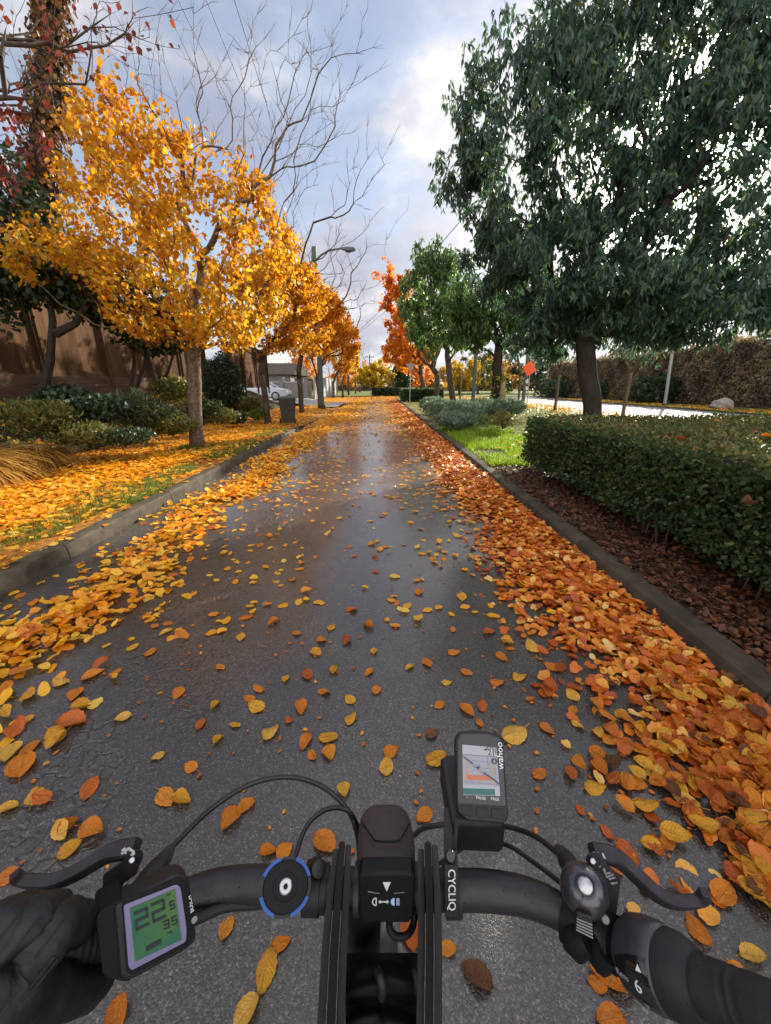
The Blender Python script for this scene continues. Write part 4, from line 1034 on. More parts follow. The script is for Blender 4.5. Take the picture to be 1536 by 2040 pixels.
# over the right side bed, lawn and hedge top
n = 4600; y = ysamp(n, .8, 7.0); x = rng.uniform(KR+.15, 2.95, n)
sets.append(lay(n, x, y, .12 + .03*rng.random(n), .35, .05, rng.beta(1.6, 3.2, n), 'mulch'))
n = 2200; y = ysamp(n, 1.0, 9); x = rng.uniform(KR+.16, 2.7, n); sets.append(lay(n, x, y, .135 + .02*rng.random(n), .3, .028, rng.beta(2, 2, n)*.7, 'mulch'))
n = 3000; y = ysamp(n, 7, 45); x = rng.uniform(KR+.16, 12, n); k = (x > 8) | (rng.random(n) < .22) | ((y > 22) & (x < 4.5)); x, y = x[k], y[k]; n = len(x)
sets.append(lay(n, x, y, .15 + .04*rng.random(n), .2, .12, rng.beta(2.2, 1.8, n), 'far'))
n = 2600; y = rng.uniform(8, 45, n); x = rng.uniform(9.5, 12.1, n); sets.append(lay(n, x, y, .15 + .04*rng.random(n), .2, .16, rng.beta(2.6, 1.5, n), 'far'))
n = 900; y = rng.uniform(12, 45, n); x = 20.2 + rng.random(n)**2*3; sets.append(lay(n, x, y, .08 + .02*rng.random(n), .2, .2, rng.beta(2, 2, n), 'far'))
n = 900; y = rng.uniform(2, 22, n); x = rng.uniform(-8.2, -6.4, n); sets.append(lay(n, x, y, np.array([bank_z(v) for v in x]) + .08 + .08*rng.random(n), .5, .1, rng.beta(2, 2, n), 'verge'))

# crumbs and torn scraps of leaf
n = 2600; y = ysamp(n, .8, 9); x = rng.uniform(KL+.05, KR-.02, n); k = rng.random(n) < .25 + .75*np.maximum(heapL(x, y), heapR(x, y)); x, y = x[k], y[k]; n = len(x)
sets.append(lay(n, x, y, np.full(n, .006), .12, .020, rng.beta(1.3, 3.2, n)*.6, 'scrap'))
# leaves one can point at: placed where they lie in the photograph
Y_, O_, R_, B_ = 'yellow', 'orange', 'russet', 'brown'
NEAR = [(530,1935,Y_,72),(490,2020,Y_,66),(560,1880,O_,42),(450,1850,O_,46),(235,2025,O_,66),(140,1692,Y_,44),(138,1648,O_,44),(70,1587,Y_,48),(178,1572,R_,52),(330,1590,O_,50),(362,1595,Y_,46),
 (460,1633,O_,58),(490,1605,O_,40),(535,1697,O_,38),(568,1695,O_,40),(648,1680,O_,58),(685,1574,Y_,38),(315,1507,Y_,28),(380,1528,O_,34),(540,1460,Y_,46),(608,1478,O_,42),(655,1470,Y_,42),(655,1500,O_,40),
 (770,1527,Y_,42),(780,1497,O_,36),(622,1506,O_,26),(845,1625,O_,42),(870,1512,Y_,52),(1022,1465,Y_,62),(1090,1453,O_,36),(1075,1542,O_,36),(1185,1570,Y_,50),(1190,1502,O_,44),(1155,1612,R_,22),(1192,1460,Y_,34),
 (1218,1475,O_,44),(890,1890,O_,42),(950,1945,B_,70),(770,1850,O_,56),(818,1862,R_,58),(1220,1945,O_,92),(1215,2030,O_,64),(430,1405,Y_,24),(245,1430,Y_,32),(400,1443,R_,30),(355,1382,O_,32),(510,1408,Y_,42),
 (645,1380,O_,28),(697,1394,Y_,30),(600,1410,O_,38),(700,1432,Y_,36),(875,1405,O_,28),(930,1415,O_,40),(960,1408,R_,30),(955,1440,O_,24),(860,1462,B_,32),(1035,1350,Y_,36),(1090,1375,R_,46),(1140,1385,Y_,36),
 (1142,1416,O_,30),(1150,1446,Y_,28),(735,1340,O_,26),(750,1375,O_,26),(570,1352,Y_,26),(612,1345,R_,36),(665,1335,Y_,26),(515,1372,O_,32),(497,1392,O_,28),(630,1300,Y_,30),(690,1278,R_,30),(640,1275,O_,28),(735,1248,O_,28),(660,1250,Y_,26),
 (590,1262,O_,24),(45,1525,O_,70),(110,1470,Y_,58),(140,1440,R_,64),(30,1455,R_,62),(15,1612,Y_,40),(12,1748,O_,46),(20,1500,Y_,56),(150,1385,O_,40),(185,1345,O_,44),(120,1360,Y_,38),(160,1410,Y_,40),(60,1490,O_,40),
 (480,1270,Y_,26),(545,1240,O_,28),(700,1215,R_,26),(440,1330,O_,24),(300,1300,O_,30),(330,1260,Y_,28),(265,1290,Y_,26),(230,1340,O_,26),(815,1330,Y_,24),(850,1320,O_,32),(745,1298,Y_,22),(835,1180,O_,26),(920,1190,Y_,30),(905,1300,O_,28),
 (975,1260,R_,34),(1000,1310,O_,32),(1010,1280,Y_,30),(990,1360,O_,30),(930,1340,O_,26),(890,1360,Y_,24),(470,1445,Y_,24),(435,1475,Y_,26),(575,1435,R_,22),(1250,1480,R_,30),(1262,1560,O_,50),(1300,1540,Y_,46),(1240,1430,Y_,36),
 (1190,1960,O_,40),(1500,1905,Y_,52),(1480,1945,O_,52),(1250,1700,R_,54),(1330,1675,O_,46),(1440,1780,O_,60),(1390,1855,O_,56),(1100,1330,O_,36),(1060,1290,Y_,40)]
col = {'yellow': (.66, .92), 'orange': (.40, .58), 'russet': (.16, .30), 'brown': (.03, .12)}
M_IND = {}
for nm, stops in (('yellow', [(0, (.58,.24,.012)), (.5, (.80,.40,.025)), (1, (.84,.56,.15))]), ('orange', [(0, (.52,.13,.008)), (.6, (.75,.23,.012)), (1, (.82,.36,.05))]),
                  ('russet', [(0, (.40,.07,.012)), (.6, (.60,.13,.014)), (1, (.68,.21,.03))]), ('brown', [(0, (.10,.04,.02)), (.6, (.19,.075,.03)), (1, (.28,.13,.05))])):
    m, nt = new_mat('fallen_leaf_' + nm); g = G(nt)
    tc = g.n('ShaderNodeTexCoord'); oi = g.n('ShaderNodeObjectInfo'); sp = g.n('ShaderNodeSeparateXYZ'); g.l(tc.outputs['Object'], sp.inputs[0])
    ax_ = g.math('ABSOLUTE', sp.outputs[0])
    rib = g.math('PINGPONG', g.math('SUBTRACT', sp.outputs[1], g.math('MULTIPLY', ax_, .75)), .055)
    vein = g.math('MAXIMUM', g.ramp(rib, [(.0, (1,1,1)), (.012, (0,0,0))]), g.ramp(ax_, [(.0, (1,1,1)), (.018, (0,0,0))]))
    nz = g.noise(tc.outputs['Object'], 4.5, 5, .65)
    addv = g.n('ShaderNodeVectorMath', operation='ADD'); g.l(tc.outputs['Object'], addv.inputs[0]); g.l(oi.outputs['Location'], addv.inputs[1])
    nz2 = g.noise(addv.outputs[0], 9, 4, .7)
    base_ = g.ramp(g.math('ADD', g.math('MULTIPLY', oi.outputs['Random'], .5), g.math('MULTIPLY', nz, .5)), stops)
    base_ = g.mix(g.ramp(nz2, [(.55, (0,0,0)), (.70, (.7,.7,.7))]), base_, (.26,.085,.02))
    base_ = g.mix(g.math('MULTIPLY', vein, .45), base_, (.70,.42,.10) if nm != 'brown' else (.30,.15,.06))
    p = g.n('ShaderNodeBsdfPrincipled'); g.l(base_, p.inputs['Base Color']); p.inputs['Roughness'].default_value = .36
    g.l(g.bump(g.math('ADD', g.math('MULTIPLY', vein, -.5), nz), .6, .03), p.inputs['Normal'])
    tr = g.n('ShaderNodeBsdfTranslucent'); g.l(base_, tr.inputs[0]); mx = g.n('ShaderNodeMixShader'); mx.inputs[0].default_value = .22
    o = g.n('ShaderNodeOutputMaterial'); g.l(p.outputs[0], mx.inputs[1]); g.l(tr.outputs[0], mx.inputs[2]); g.l(mx.outputs[0], o.inputs[0]); M_IND[nm] = m
def leaf_grid(seed, curl, twist):
    """unit long leaf with toothed edge, curled and ruffled, plus its stalk"""
    r = random.Random(seed); nu, nv = 8, 12; V = []; Fs = []
    wmax = r.uniform(.28, .37); ph = r.uniform(0, 6)
    for j in range(nv+1):
        t = j/nv; y = t
        wd = wmax*(math.sin(math.pi*t**.8)**.75)*(1 + .06*math.sin(t*34+ph)) if 0 < j < nv else .006
        for i in range(nu+1):
            u = i/nu*2-1; x = u*wd*(1 + (.05*math.sin(t*40+ph) if abs(u) > .9 else 0))
            z = curl*(u*u*wd*1.1) + twist*u*wd*(t-.5) + .05*math.sin(6*t+ph)*u + .035*math.sin(9*u+7*t+ph) + (.25*curl)*(t-.5)**2 + (.03 if abs(u) < .15 else 0)
            V.append((x, y-.5, z))
    for j in range(nv):
        for i in range(nu): a = j*(nu+1)+i; Fs.append((a, a+1, a+nu+2, a+nu+1))
    b = MB(); b.add(V, Fs); b.tube([(0,-.5,.0), (.02,-.62,.03), (.05,-.74,.02)], [.014, .011, .009], 5)
    V = np.concatenate(b.v); V[:, 2] -= V[:, 2].min()*.85
    me = bpy.data.meshes.new('fallen_leaf'); me.from_pydata(V.tolist(), [], b.f); me.update()
    me.polygons.foreach_set('use_smooth', [True]*len(me.polygons)); return me
FORMS = ['flat', 'cupped', 'curled', 'twisted', 'arched', 'rolled']
PAR = {'flat': (.12, .1), 'cupped': (.5, .3), 'curled': (.85, .6), 'twisted': (.25, 1.5), 'arched': (-.5, .4), 'rolled': (1.4, 1.0)}
MESHES = {}
for nm in M_IND:
    for q, fm in enumerate(FORMS):
        for v in range(2):
            me = leaf_grid(q*17+v*5+len(nm), *PAR[fm]); me.materials.append(M_IND[nm]); MESHES[nm, fm, v] = me
chosen = []                                 # pos, axis yaw, tilt normal, size, colour, form, surface
for px, py, cn, L in NEAR:
    q = W(px, py, .004); zc = project(q)[2]
    q.z = .004 + float(road_z(q.x, q.y)) if q.x < KR and q.x > KL else .14
    chosen.append([q, random.uniform(0, 6.28), Vector((random.gauss(0,.08), random.gauss(0,.08), 1)), L*zc/F*.95, cn, random.choices(FORMS, (5,3,2,2,2,1))[0], 'road'])
cents = np.array([tuple(c[0]) for c in chosen])
# drop scattered copies where those lie, then take the largest remaining ones
score = []
for si, s in enumerate(sets):
    if s['k'] == 'road':
        dd = np.linalg.norm(s['p'][:, None, :2] - cents[None, :, :2], axis=2).min(1); keep = dd > .10
        for key in 'pansrt': s[key] = s[key][keep]
    if s['k'] in ('road', 'right', 'left', 'verge'):
        for i in range(len(s['p'])):
            p = s['p'][i]
            if p[1] > 4.2: continue
            x, y, zc = project(p)
            if not (10 < x < 1526 and y < 2020): continue
            if y > 1690 and x < 1450: continue
            if y > 1460 and 860 < x < 1040: continue
            if s['k'] in ('right', 'left') and p[2] < float(road_z(p[0], p[1]))*.80: continue
            if s['k'] == 'verge' and p[2] < .142: continue
            score.append((s['s'][i]/zc, si, i))
score.sort(reverse=True); score = score[:300-len(chosen)]
take = {}
for _, si, i in score:
    s = sets[si]; r_ = s['r'][i]; cn = 'yellow' if r_ > .60 else 'orange' if r_ > .34 else 'russet' if r_ > .14 else 'brown'
    ti = s['k'] != 'road'
    a = s['a'][i]; chosen.append([Vector(s['p'][i]) + Vector((0,0,.012 if ti else 0)), math.atan2(a[1], a[0]), Vector((random.gauss(0, .22 if ti else .08), random.gauss(0, .22 if ti else .08), 1)), float(s['s'][i])*1.05, cn, random.choices(FORMS, (3,3,3,2,2,1) if ti else (5,3,2,2,2,1))[0], s['k']])
    take.setdefault(si, []).append(i)
for si, idx in take.items():
    s = sets[si]; keep = np.ones(len(s['p']), bool); keep[idx] = False
    for key in 'pansrt': s[key] = s[key][keep]
# each gets a description of its own: colour, form, where it lies and its turn in that line of leaves
ORD = 'first second third fourth fifth sixth seventh eighth ninth tenth eleventh twelfth thirteenth fourteenth fifteenth sixteenth seventeenth eighteenth nineteenth twentieth'.split() + ['twenty-' + q for q in 'first second third fourth fifth sixth seventh eighth ninth'.split()] + ['thirtieth'] + ['thirty-' + q for q in 'first second third fourth fifth sixth seventh eighth ninth'.split()] + ['fortieth'] + ['forty-' + q for q in 'first second third fourth fifth sixth seventh eighth ninth'.split()] + ['fiftieth']*60
def zone(q, k):
    x = project(q)[0]; dx = q.x
    if k == 'verge': return 'on the left verge carpet'
    if k == 'left' or (dx < -1.5): return 'on the left kerb drift'
    if k == 'right' or dx > 1.15: return 'on the right kerb drift'
    if dx < -.75: return 'on cracked asphalt by the left drift'
    if dx < -.28: return 'on asphalt ahead of the green display'
    if dx < -.08: return 'on asphalt ahead of the blue mount'
    if dx < .12: return 'on asphalt ahead of the headlight'
    if dx < .42: return 'on asphalt ahead of the map computer'
    return 'on asphalt ahead of the bell'
count = {}
order = sorted(chosen, key=lambda c: c[0].y)
leaves_made = []
for q, yaw, up_, L, cn, fm, k in order:
    me = MESHES[cn, fm, random.randint(0, 1)]
    o = bpy.data.objects.new('fallen_leaf', me); COL.objects.link(o)
    z = up_.normalized(); y = Vector((math.cos(yaw), math.sin(yaw), 0)); x = y.cross(z).normalized(); y = z.cross(x)
    o.matrix_world = Matrix.Translation(q) @ Matrix((x, y, z)).transposed().to_4x4() @ Matrix.Diagonal((L, L, L*.8, 1))
    zn = zone(q, k); key = (cn, fm, zn); count[key] = count.get(key, 0) + 1; leaves_made.append((o, key, count[key]))
for o, (cn, fm, zn), i in leaves_made:
    tot = count[cn, fm, zn]
    lab = f'{fm} {cn} leaf {zn}' if tot == 1 else f'{fm} {cn} leaf {zn}, {ORD[i-1]} such from the bicycle'
    tag(o, lab, 'leaf', 'fallen leaves near the bicycle')
def litter(name, kinds, mat):
    lb = LB()
    for s in sets:
        if s['k'] not in kinds: continue
        for t_ in range(len(LITTER)):
            m_ = s['t'] == t_; lb.add(LITTER[t_], s['p'][m_], s['a'][m_], s['n'][m_], s['s'][m_], s['r'][m_])
    return tag(lb.build(name, mat), kind='stuff')
litter('leaf_litter', ('verge', 'left', 'road', 'far', 'scrap'), m_lit)
litter('drift_leaves', ('right',), m_litr)
litter('mulch_leaves', ('mulch',), m_mulchleaf)
# a few yellow leaves caught on the hedge
for i, (px, py, lab) in enumerate([(1340,872,'orange leaf caught on the hedge top, left of the pair at the right edge'), (1355,875,'small russet leaf caught on the hedge top beside a larger orange one'), (1528,870,'large orange leaf on the hedge top at the right edge'), (1505,861,'rust leaf on the hedge top just left of the largest one'), (1430,840,'small orange leaf on the hedge top farther back'), (1490,1005,'brown leaf caught in the hedge side at the right')]):
    q = W(px, py, 1.03) if i < 5 else P(px, py, 2.3)
    o = bpy.data.objects.new('fallen_leaf', MESHES[('orange', 'russet', 'orange', 'russet', 'orange', 'brown')[i], FORMS[i], 0]); COL.objects.link(o)
    o.location = q; o.rotation_euler = (random.uniform(-.4,.4), random.uniform(-.4,.4), random.uniform(0,6)); o.scale = (.1,)*3
    tag(o, lab, 'leaf', 'leaves caught on the hedge')
# ------------------------------------------------------------------ street things
def cyl(p0, p1, r0, r1=None, sides=12):
    b = MB(); b.tube([p0, Vector(p0).lerp(Vector(p1), .5), p1], [r0, (r0+(r1 or r0))/2, r1 or r0], sides); return b
# wheeled bin
q = Vector((-3.45, 14.9, .1))
t = thing('wheelie_bin', 'black wheeled rubbish bin with green lid between the second yellow trunk and the road', 'bin', q)
rot = Matrix.Rotation(R(18), 4, 'Z'); T_ = lambda x, y, z: tuple(q + (rot @ Vector((x, y, z))))
b = MB(); b.add([T_(-.21,-.22,.06),T_(.21,-.22,.06),T_(.22,.24,.06),T_(-.22,.24,.06),T_(-.285,-.33,.92),T_(.285,-.33,.92),T_(.285,.33,.92),T_(-.285,.33,.92)],
    [(0,3,2,1),(4,5,6,7),(0,1,5,4),(1,2,6,5),(2,3,7,6),(3,0,4,7)])
for x in (-.12, 0, .12): b.add([T_(x-.012,-.235,.12),T_(x+.012,-.235,.12),T_(x+.012,-.33,.8),T_(x-.012,-.33,.8),T_(x-.012,-.21,.12),T_(x+.012,-.21,.12),T_(x+.012,-.30,.8),T_(x-.012,-.30,.8)], [(0,1,2,3),(4,7,6,5),(0,4,5,1),(3,2,6,7),(0,3,7,4),(1,5,6,2)])
b.build('body', m_bin, t)
b = MB(); b.add([T_(-.31,-.36,.925),T_(.31,-.36,.925),T_(.31,.36,.925),T_(-.31,.36,.925),T_(-.30,-.35,.965),T_(.30,-.35,.965),T_(.30,.35,.985),T_(-.30,.35,.985),T_(0,-.2,1.0),T_(0,.2,1.02)],
    [(0,3,2,1),(0,1,5,4),(1,2,6,5),(2,3,7,6),(3,0,4,7),(4,5,8),(5,6,9,8),(6,7,9),(7,4,8,9)]); b.build('lid', m_binlid, t)
for s in (-1, 1):
    wb = MB(); wb.tube([T_(s*.24,.27,.10), T_(s*.30,.27,.10)], .10, 18); wb.build('wheel', m_rubber, t)
wb = MB(); wb.tube([T_(-.24,.40,.92), T_(.24,.40,.92)], .016, 8); wb.build('handle', m_bin, t)
# silver car in the driveway, nose to the road
q = Vector((-6.75, 30.2, .435))
t = thing('parked_car', 'silver car parked in the driveway, seen between the second yellow trunk and the bin', 'car', q)
prof = [(0,.28),(0,.52),(-.05,.66),(-.35,.78),(-1.05,.92),(-4.3,.95),(-4.4,.6),(-4.35,.28)]
V = []; 
for yy, k in ((-.86,.97),(-.80,1.0),(.80,1.0),(.86,.97)):
    V += [(q.x + x*k - .06*(1-k), q.y + yy, q.z + z*(1 if abs(yy) < .85 else .985)) for x, z in prof]
b = MB(); n = 8
b.add(V, [(i*n+j, i*n+(j+1) % n, (i+1)*n+(j+1) % n, (i+1)*n+j) for i in range(3) for j in range(n)] + [tuple(range(n-1,-1,-1)), tuple(3*n+j for j in range(n))]); b.build('body', m_carp, t, smooth=35)
b = MB(); b.add([(q.x+x, q.y+yy*(1 if z < 1 else .8), q.z+z) for yy in (-.78, .78) for x, z in ((-.98,.94),(-1.75,1.42),(-3.2,1.42),(-4.0,.95))], [(0,1,2,3),(7,6,5,4),(1,5,6,2)]+[(2,6,7,3),(0,4,5,1)]); cb = b.build('cabin', m_carp, t)
for yy, sgn in ((-.775, -1), (.775, 1)):
    b = MB(); b.add([(q.x+x, q.y+(yy*(1 if z < 1.1 else .84))+sgn*.004, q.z+z) for x, z in ((-1.2,1.0),(-1.8,1.36),(-3.1,1.36),(-3.7,1.0))], [(0,1,2,3)]); b.build('side_window', m_glass, t)
b = MB(); b.add([(q.x-1.02+.012, q.y-.68, q.z+1.0),(q.x-1.02+.012, q.y+.68, q.z+1.0),(q.x-1.68+.012, q.y+.58, q.z+1.385),(q.x-1.68+.012, q.y-.58, q.z+1.385)], [(0,1,2,3)]); b.build('windscreen', m_glass, t)
for x in (-.85, -3.5):
    for s in (-1, 1):
        wb = MB(); wb.lathe((q.x+x, q.y+s*.70, q.z+.31), (0, s, 0), [(.2,0),(.31,0),(.32,.04),(.32,.15),(.29,.185),(.2,.185)], 24); wh = wb.build('wheel', m_rubber, t, smooth=40)
        wb = MB(); wb.lathe((q.x+x, q.y+s*.886, q.z+.31), (0, s, 0), [(.2,0),(.2,.008),(.06,.012),(.02,.014)], 20)
        wb.build('rim', m_alloy, wh)
for s in (-1, 1):
    b = MB(); b.slab([(q.x-.02, q.y+s*.5, q.z+.66),(q.x-.02, q.y+s*.84, q.z+.66),(q.x-.30, q.y+s*.84, q.z+.76),(q.x-.30, q.y+s*.5, q.z+.76)], (0,0,1), .015); b.build('headlight', m_chrome, t)
b = MB(); b.box((q.x-.3, q.y-.7, q.z+.3), (q.x+.015, q.y+.7, q.z+.42)); b.build('bumper', m_rubber, t)
# street lamp
bx = -3.72; q = Vector((bx, 25.5, .05))
t = thing('street_lamp', 'street lamp on a tall pole rising behind the row of yellow trees', 'street lamp', q)
cyl(q, q + Vector((0,0,8.9)), .17, .14, 16).build('pole', m_steelg, t)
cyl(q, q + Vector((0,0,.25)), .27, .22, 16).build('base', m_conc, t)
pts = [D(628,520,25.5), D(640,508,25.4), D(655,499,25.3), D(680,495,25.2)]
b = MB(); b.tube(pts, [.06,.055,.05,.05], 10); b.build('arm', m_steelg, t)
e0 = D(679, 495, 25.2); e1 = D(704, 497, 25.1)
b = MB(); b.lathe(e0, e1-e0, [(.05,0),(.11,.1),(.16,.35),(.17,.62),(.12,.8),(.02,.86)], 14, 1, .7); lh = b.build('lamp_head', m_steelg, t, smooth=60)
b = MB(); m_ = e0.lerp(e1, .6); b.lathe(m_ + Vector((0,0,-.10)), (0,0,-1), [(.1,0),(.09,.05),(.02,.075)], 12, 1.8, 1); b.build('lens', m_glass, lh)
# far utility poles
for X, Y, h, lab in ((-4.9, 63, 8.6, 'wooden utility pole with cross arm far down the left side'), (-4.6, 76, 10.2, 'taller wooden utility pole beyond the first one, left of the road end'), (-2.6, 105, 9, 'smallest farthest utility pole above the road end')):
    q = Vector((X, Y, 0)); t = thing('utility_pole', lab, 'utility pole', q, 'utility poles at the far end')
    cyl(q, q+Vector((0,0,h)), .17, .12, 10).build('pole', m_bark, t)
    b = MB(); b.box((X-1.2, Y-.22, h-.75), (X+1.2, Y-.13, h-.6)); b.build('crossarm', m_bark, t)
    for k in (-1.05, -.5, .5, 1.05):
        b = MB(); b.tube([(X+k, Y-.175, h-.598), (X+k, Y-.175, h-.42)], .045, 8); b.build('insulator', m_conc, t)
def wire(label, a, c, sag, r=.012):
    a, c = Vector(a), Vector(c); pts = [a.lerp(c, k/16) - Vector((0,0,sag*4*(k/16)*(1-k/16))) for k in range(17)]
    b = MB(); b.tube(pts, r, 5); tag(b.build('overhead_wire', m_matt), label, 'wire', 'overhead wires')
lt = Vector((-3.72, 25.5, 8.75))
wire('upper overhead wire running down to the lamp pole across the top left sky', lt, D(455, -40, 7.0), .15, .006)
wire('overhead wire left of the upper one, crossing the bare yellow tree branches', lt + Vector((0,0,-.4)), D(395, -40, 7.2), .15, .006)
wire('leftmost overhead wire passing over the yellow crown', lt + Vector((0,0,-.8)), D(335, -40, 7.4), .15, .006)
wire('overhead wire rising to the right behind the largest evergreen', (-4.9, 63, 8.0), D(930, 425, 24), .5, .02)
wire('lower overhead wire crossing the gap above the road end', (-4.9, 63, 7.9), D(800, 590, 55), .3, .02)
# signs, poles and posts
Y = 29.0
q = W(1049, project(Vector((11, Y, .1)))[1], .115)
t = thing('roadwork_sign', 'orange diamond roadwork sign on a slim post across the right lawn', 'sign', q)
cr = [D(1041, 731.5, q.y-.05), D(1051, 750, q.y-.05), D(1071.5, 736, q.y-.05), D(1062, 716, q.y-.05)]
b = MB(); b.slab(cr, (0, 1, 0), .02, .006); b.build('sign_panel', m_orange, t)
cyl(q, (q.x, q.y+.03, D(1051, 735, q.y).z), .035, .03, 8).build('post', m_galv, t)
for y0, y1 in ((758, 763), (770, 777)):
    b = MB(); b.slab([D(1047.5,y0,q.y-.06), D(1052,y0,q.y-.06), D(1052,y1,q.y-.06), D(1047.5,y1,q.y-.06)], (0,1,0), .01); b.build('plate', m_white, t)
q2 = Vector((q.x-.15, q.y+.4, .1)); t = thing('metal_pole', 'thick green grey pole directly behind the orange sign post', 'pole', q2, 'poles by the parallel street'); cyl(q2, q2+Vector((0,0,7)), .13, .11).build('pole', m_steelg, t); cyl(q2, q2+Vector((0,0,.2)), .2, .16).build('base', m_conc, t)
zc = 36; c = P(942, 800, zc); q2 = Vector((c.x, c.y, .1)); t = thing('metal_pole', 'green grey pole between the leaning and second evergreens', 'pole', q2, 'poles by the parallel street'); cyl(q2, q2+Vector((0,0,7)), .18, .15).build('pole', m_steelg, t); cyl(q2, q2+Vector((0,0,.2)), .26, .2).build('base', m_conc, t)
zc = 28.5; c = P(1326, 800, zc); q2 = Vector((c.x, c.y, .05)); t = thing('metal_pole', 'slim pale grey pole on the far grass in front of the ivy wall', 'pole', q2, 'poles by the parallel street'); cyl(q2, q2+Vector((-.6,0,7.5)), .11, .09).build('pole', m_galv, t); cyl(q2, q2+Vector((0,0,.15)), .2, .15).build('base', m_conc, t)
zc = 30; c = P(1492, 640, zc); q2 = Vector((c.x+.4, c.y, 0)); t = thing('metal_pole', 'dark pole sticking up behind the ivy wall at the right edge', 'pole', q2); cyl(q2, (q2.x, q2.y, D(1495, 560, c.y).z), .12, .1).build('pole', m_matt, t); cyl(q2, q2+Vector((0,0,.2)), .2, .16).build('base', m_conc, t)
# sign seen from behind on the right kerb
q = Vector((2.6, 35.0, .1)); t = thing('road_sign', 'grey back of a triangular road sign in front of the orange maple', 'sign', q)
cyl(q, q+Vector((0,0,3.2)), .045, .04, 8).build('post', m_galv, t)
b = MB(); b.slab([(2.2, 34.93, 3.25), (3.0, 34.93, 3.25), (2.6, 34.93, 2.5)], (0,1,0), .015, .004); b.build('sign_panel', m_signback, t)
zc = 52; c = P(886, 790, zc); q = Vector((c.x, c.y, .1)); t = thing('warning_sign', 'small yellow sign with red top far beyond the split trunk evergreen', 'sign', q)
cyl(q, q+Vector((0,0,2.4)), .04).build('post', m_galv, t)
b = MB(); b.box((q.x-.28, q.y-.07, 1.25), (q.x+.28, q.y-.045, 1.9)); b.build('yellow_panel', m_yellow, t)
m_redp = surf('red_paint', (.5,.05,.02), (.55,.07,.03), 3, .5)
b = MB(); b.slab([(q.x-.28, q.y-.07, 1.905), (q.x+.28, q.y-.07, 1.905), (q.x, q.y-.07, 2.4)], (0,1,0), .02); b.build('red_panel', m_redp, t)
zc = 40; c = P(740, 795, zc); q = Vector((c.x, c.y, 0)); b = MB(); b.sweep([q, q+Vector((0,0,.55)), q+Vector((0,0,1.05))], .11, .11, (0,1,0)); tag(b.build('wooden_post', m_post), 'short brown post standing in the leaves in the middle of the far road', 'post')
c = D(1001, 790, 18.4); b = MB(); b.tube([(c.x, c.y, .1), (c.x+.02, c.y, .7), (c.x, c.y, 1.1), (c.x-.02, c.y, 1.5), (c.x-.04, c.y, 1.6)], [.11,.12,.125,.09,.03], 9)
tag(b.build('wooden_stump', m_post, smooth=60), 'pale broken wooden stump beside the ivy clad second evergreen trunk', 'stump')
# ivy on the second evergreen's trunk
n = 500; a = rng.random(n)*6.28; z = .1 + rng.random(n)**1.4*1.9
pos = np.stack([5.57 + np.cos(a)*.31 + .3*(z > 1.1)*(rng.random(n)-.2), 19.0 + np.sin(a)*.31, z], 1)
lb = LB(); lb.add(LEAF_BROAD[0], pos, unit(rdir(n)*.7 + np.array([0,0,-.4])), unit(np.stack([np.cos(a), np.sin(a), .3+0*a], 1) + rdir(n)*.4), .14*rng.uniform(.6, 1.3, n), rng.random(n))
tag(lb.build('ivy', leaf_mat('leaf_yellow_ivy', [(0, (.05,.08,.02)), (.5, (.16,.19,.03)), (1, (.45,.36,.05))], .4)), 'yellowish ivy climbing the second evergreen trunk', 'ivy')
# boulder
zc = 24.5; c = P(1437, 812, zc)
bm = bmesh.new(); bmesh.ops.create_icosphere(bm, subdivisions=4, radius=1)
for v in bm.verts:
    p = v.co; k = 1 + .10*math.sin(3.1*p.x+1)*math.cos(2.7*p.y) + .06*math.sin(7*p.z+5*p.x) + .03*math.sin(13*p.y+9*p.x)
    v.co = Vector((p.x*.66*k, p.y*.52*k, max(p.z, -.4)*.44*k))
me = bpy.data.meshes.new('boulder'); bm.to_mesh(me); bm.free(); me.materials.append(m_rock); me.polygons.foreach_set('use_smooth', [True]*len(me.polygons))
o = bpy.data.objects.new('boulder', me); COL.objects.link(o); o.location = (c.x, c.y, .24); tag(o, 'rounded pale boulder on the grass beyond the hedge', 'boulder')

# ------------------------------------------------------------------ bicycle
def away(p): return (Vector(p) - EYE).normalized()
def spline(pts, n=8):
    """smooth path through points"""
    p = [Vector(q) for q in pts]; p = [p[0]*2-p[1]] + p + [p[-1]*2-p[-2]]; out = []
    for i in range(1, len(p)-2):
        for k in range(n):
            t = k/n; a, b_, c, d = p[i-1], p[i], p[i+1], p[i+2]
            out.append(.5*((2*b_) + (c-a)*t + (2*a-5*b_+4*c-d)*t*t + (3*b_-a-3*c+d)*t**3))
    out.append(p[-2]); return out
def PP(pts): return [P(*q) for q in pts]
def lerp_rad(rs, n=8):
    out = []
    for i in range(len(rs)-1): out += [rs[i] + (rs[i+1]-rs[i])*k/n for k in range(n)]
    return out + [rs[-1]]
def rounded(poly, r, n=5):
    """outline in pixels (x, y, zc) with its corners rounded"""
    out = []; m = len(poly)
    for i in range(m):
        a, b_, c = Vector(poly[i-1]), Vector(poly[i]), Vector(poly[(i+1) % m])
        rr = r[i] if isinstance(r, (list, tuple)) else r
        u = (a-b_); w_ = (c-b_); lu = u.xy.length; lw = w_.xy.length; k = min(rr, lu*.45, lw*.45)
        p0 = b_ + u*(k/lu); p1 = b_ + w_*(k/lw)
        for j in range(n+1):
            t = j/n; out.append(tuple(p0*(1-t)**2 + b_*(2*t*(1-t)) + p1*t*t))
    return out
def slab_px(poly, th, r=0, bev=.001, d=None, n=5):
    pl = rounded(poly, r, n) if r else poly
    f = PP(pl); c = sum(f, Vector())/len(f); b = MB(); b.slab(f, d or away(c), th, bev); return b
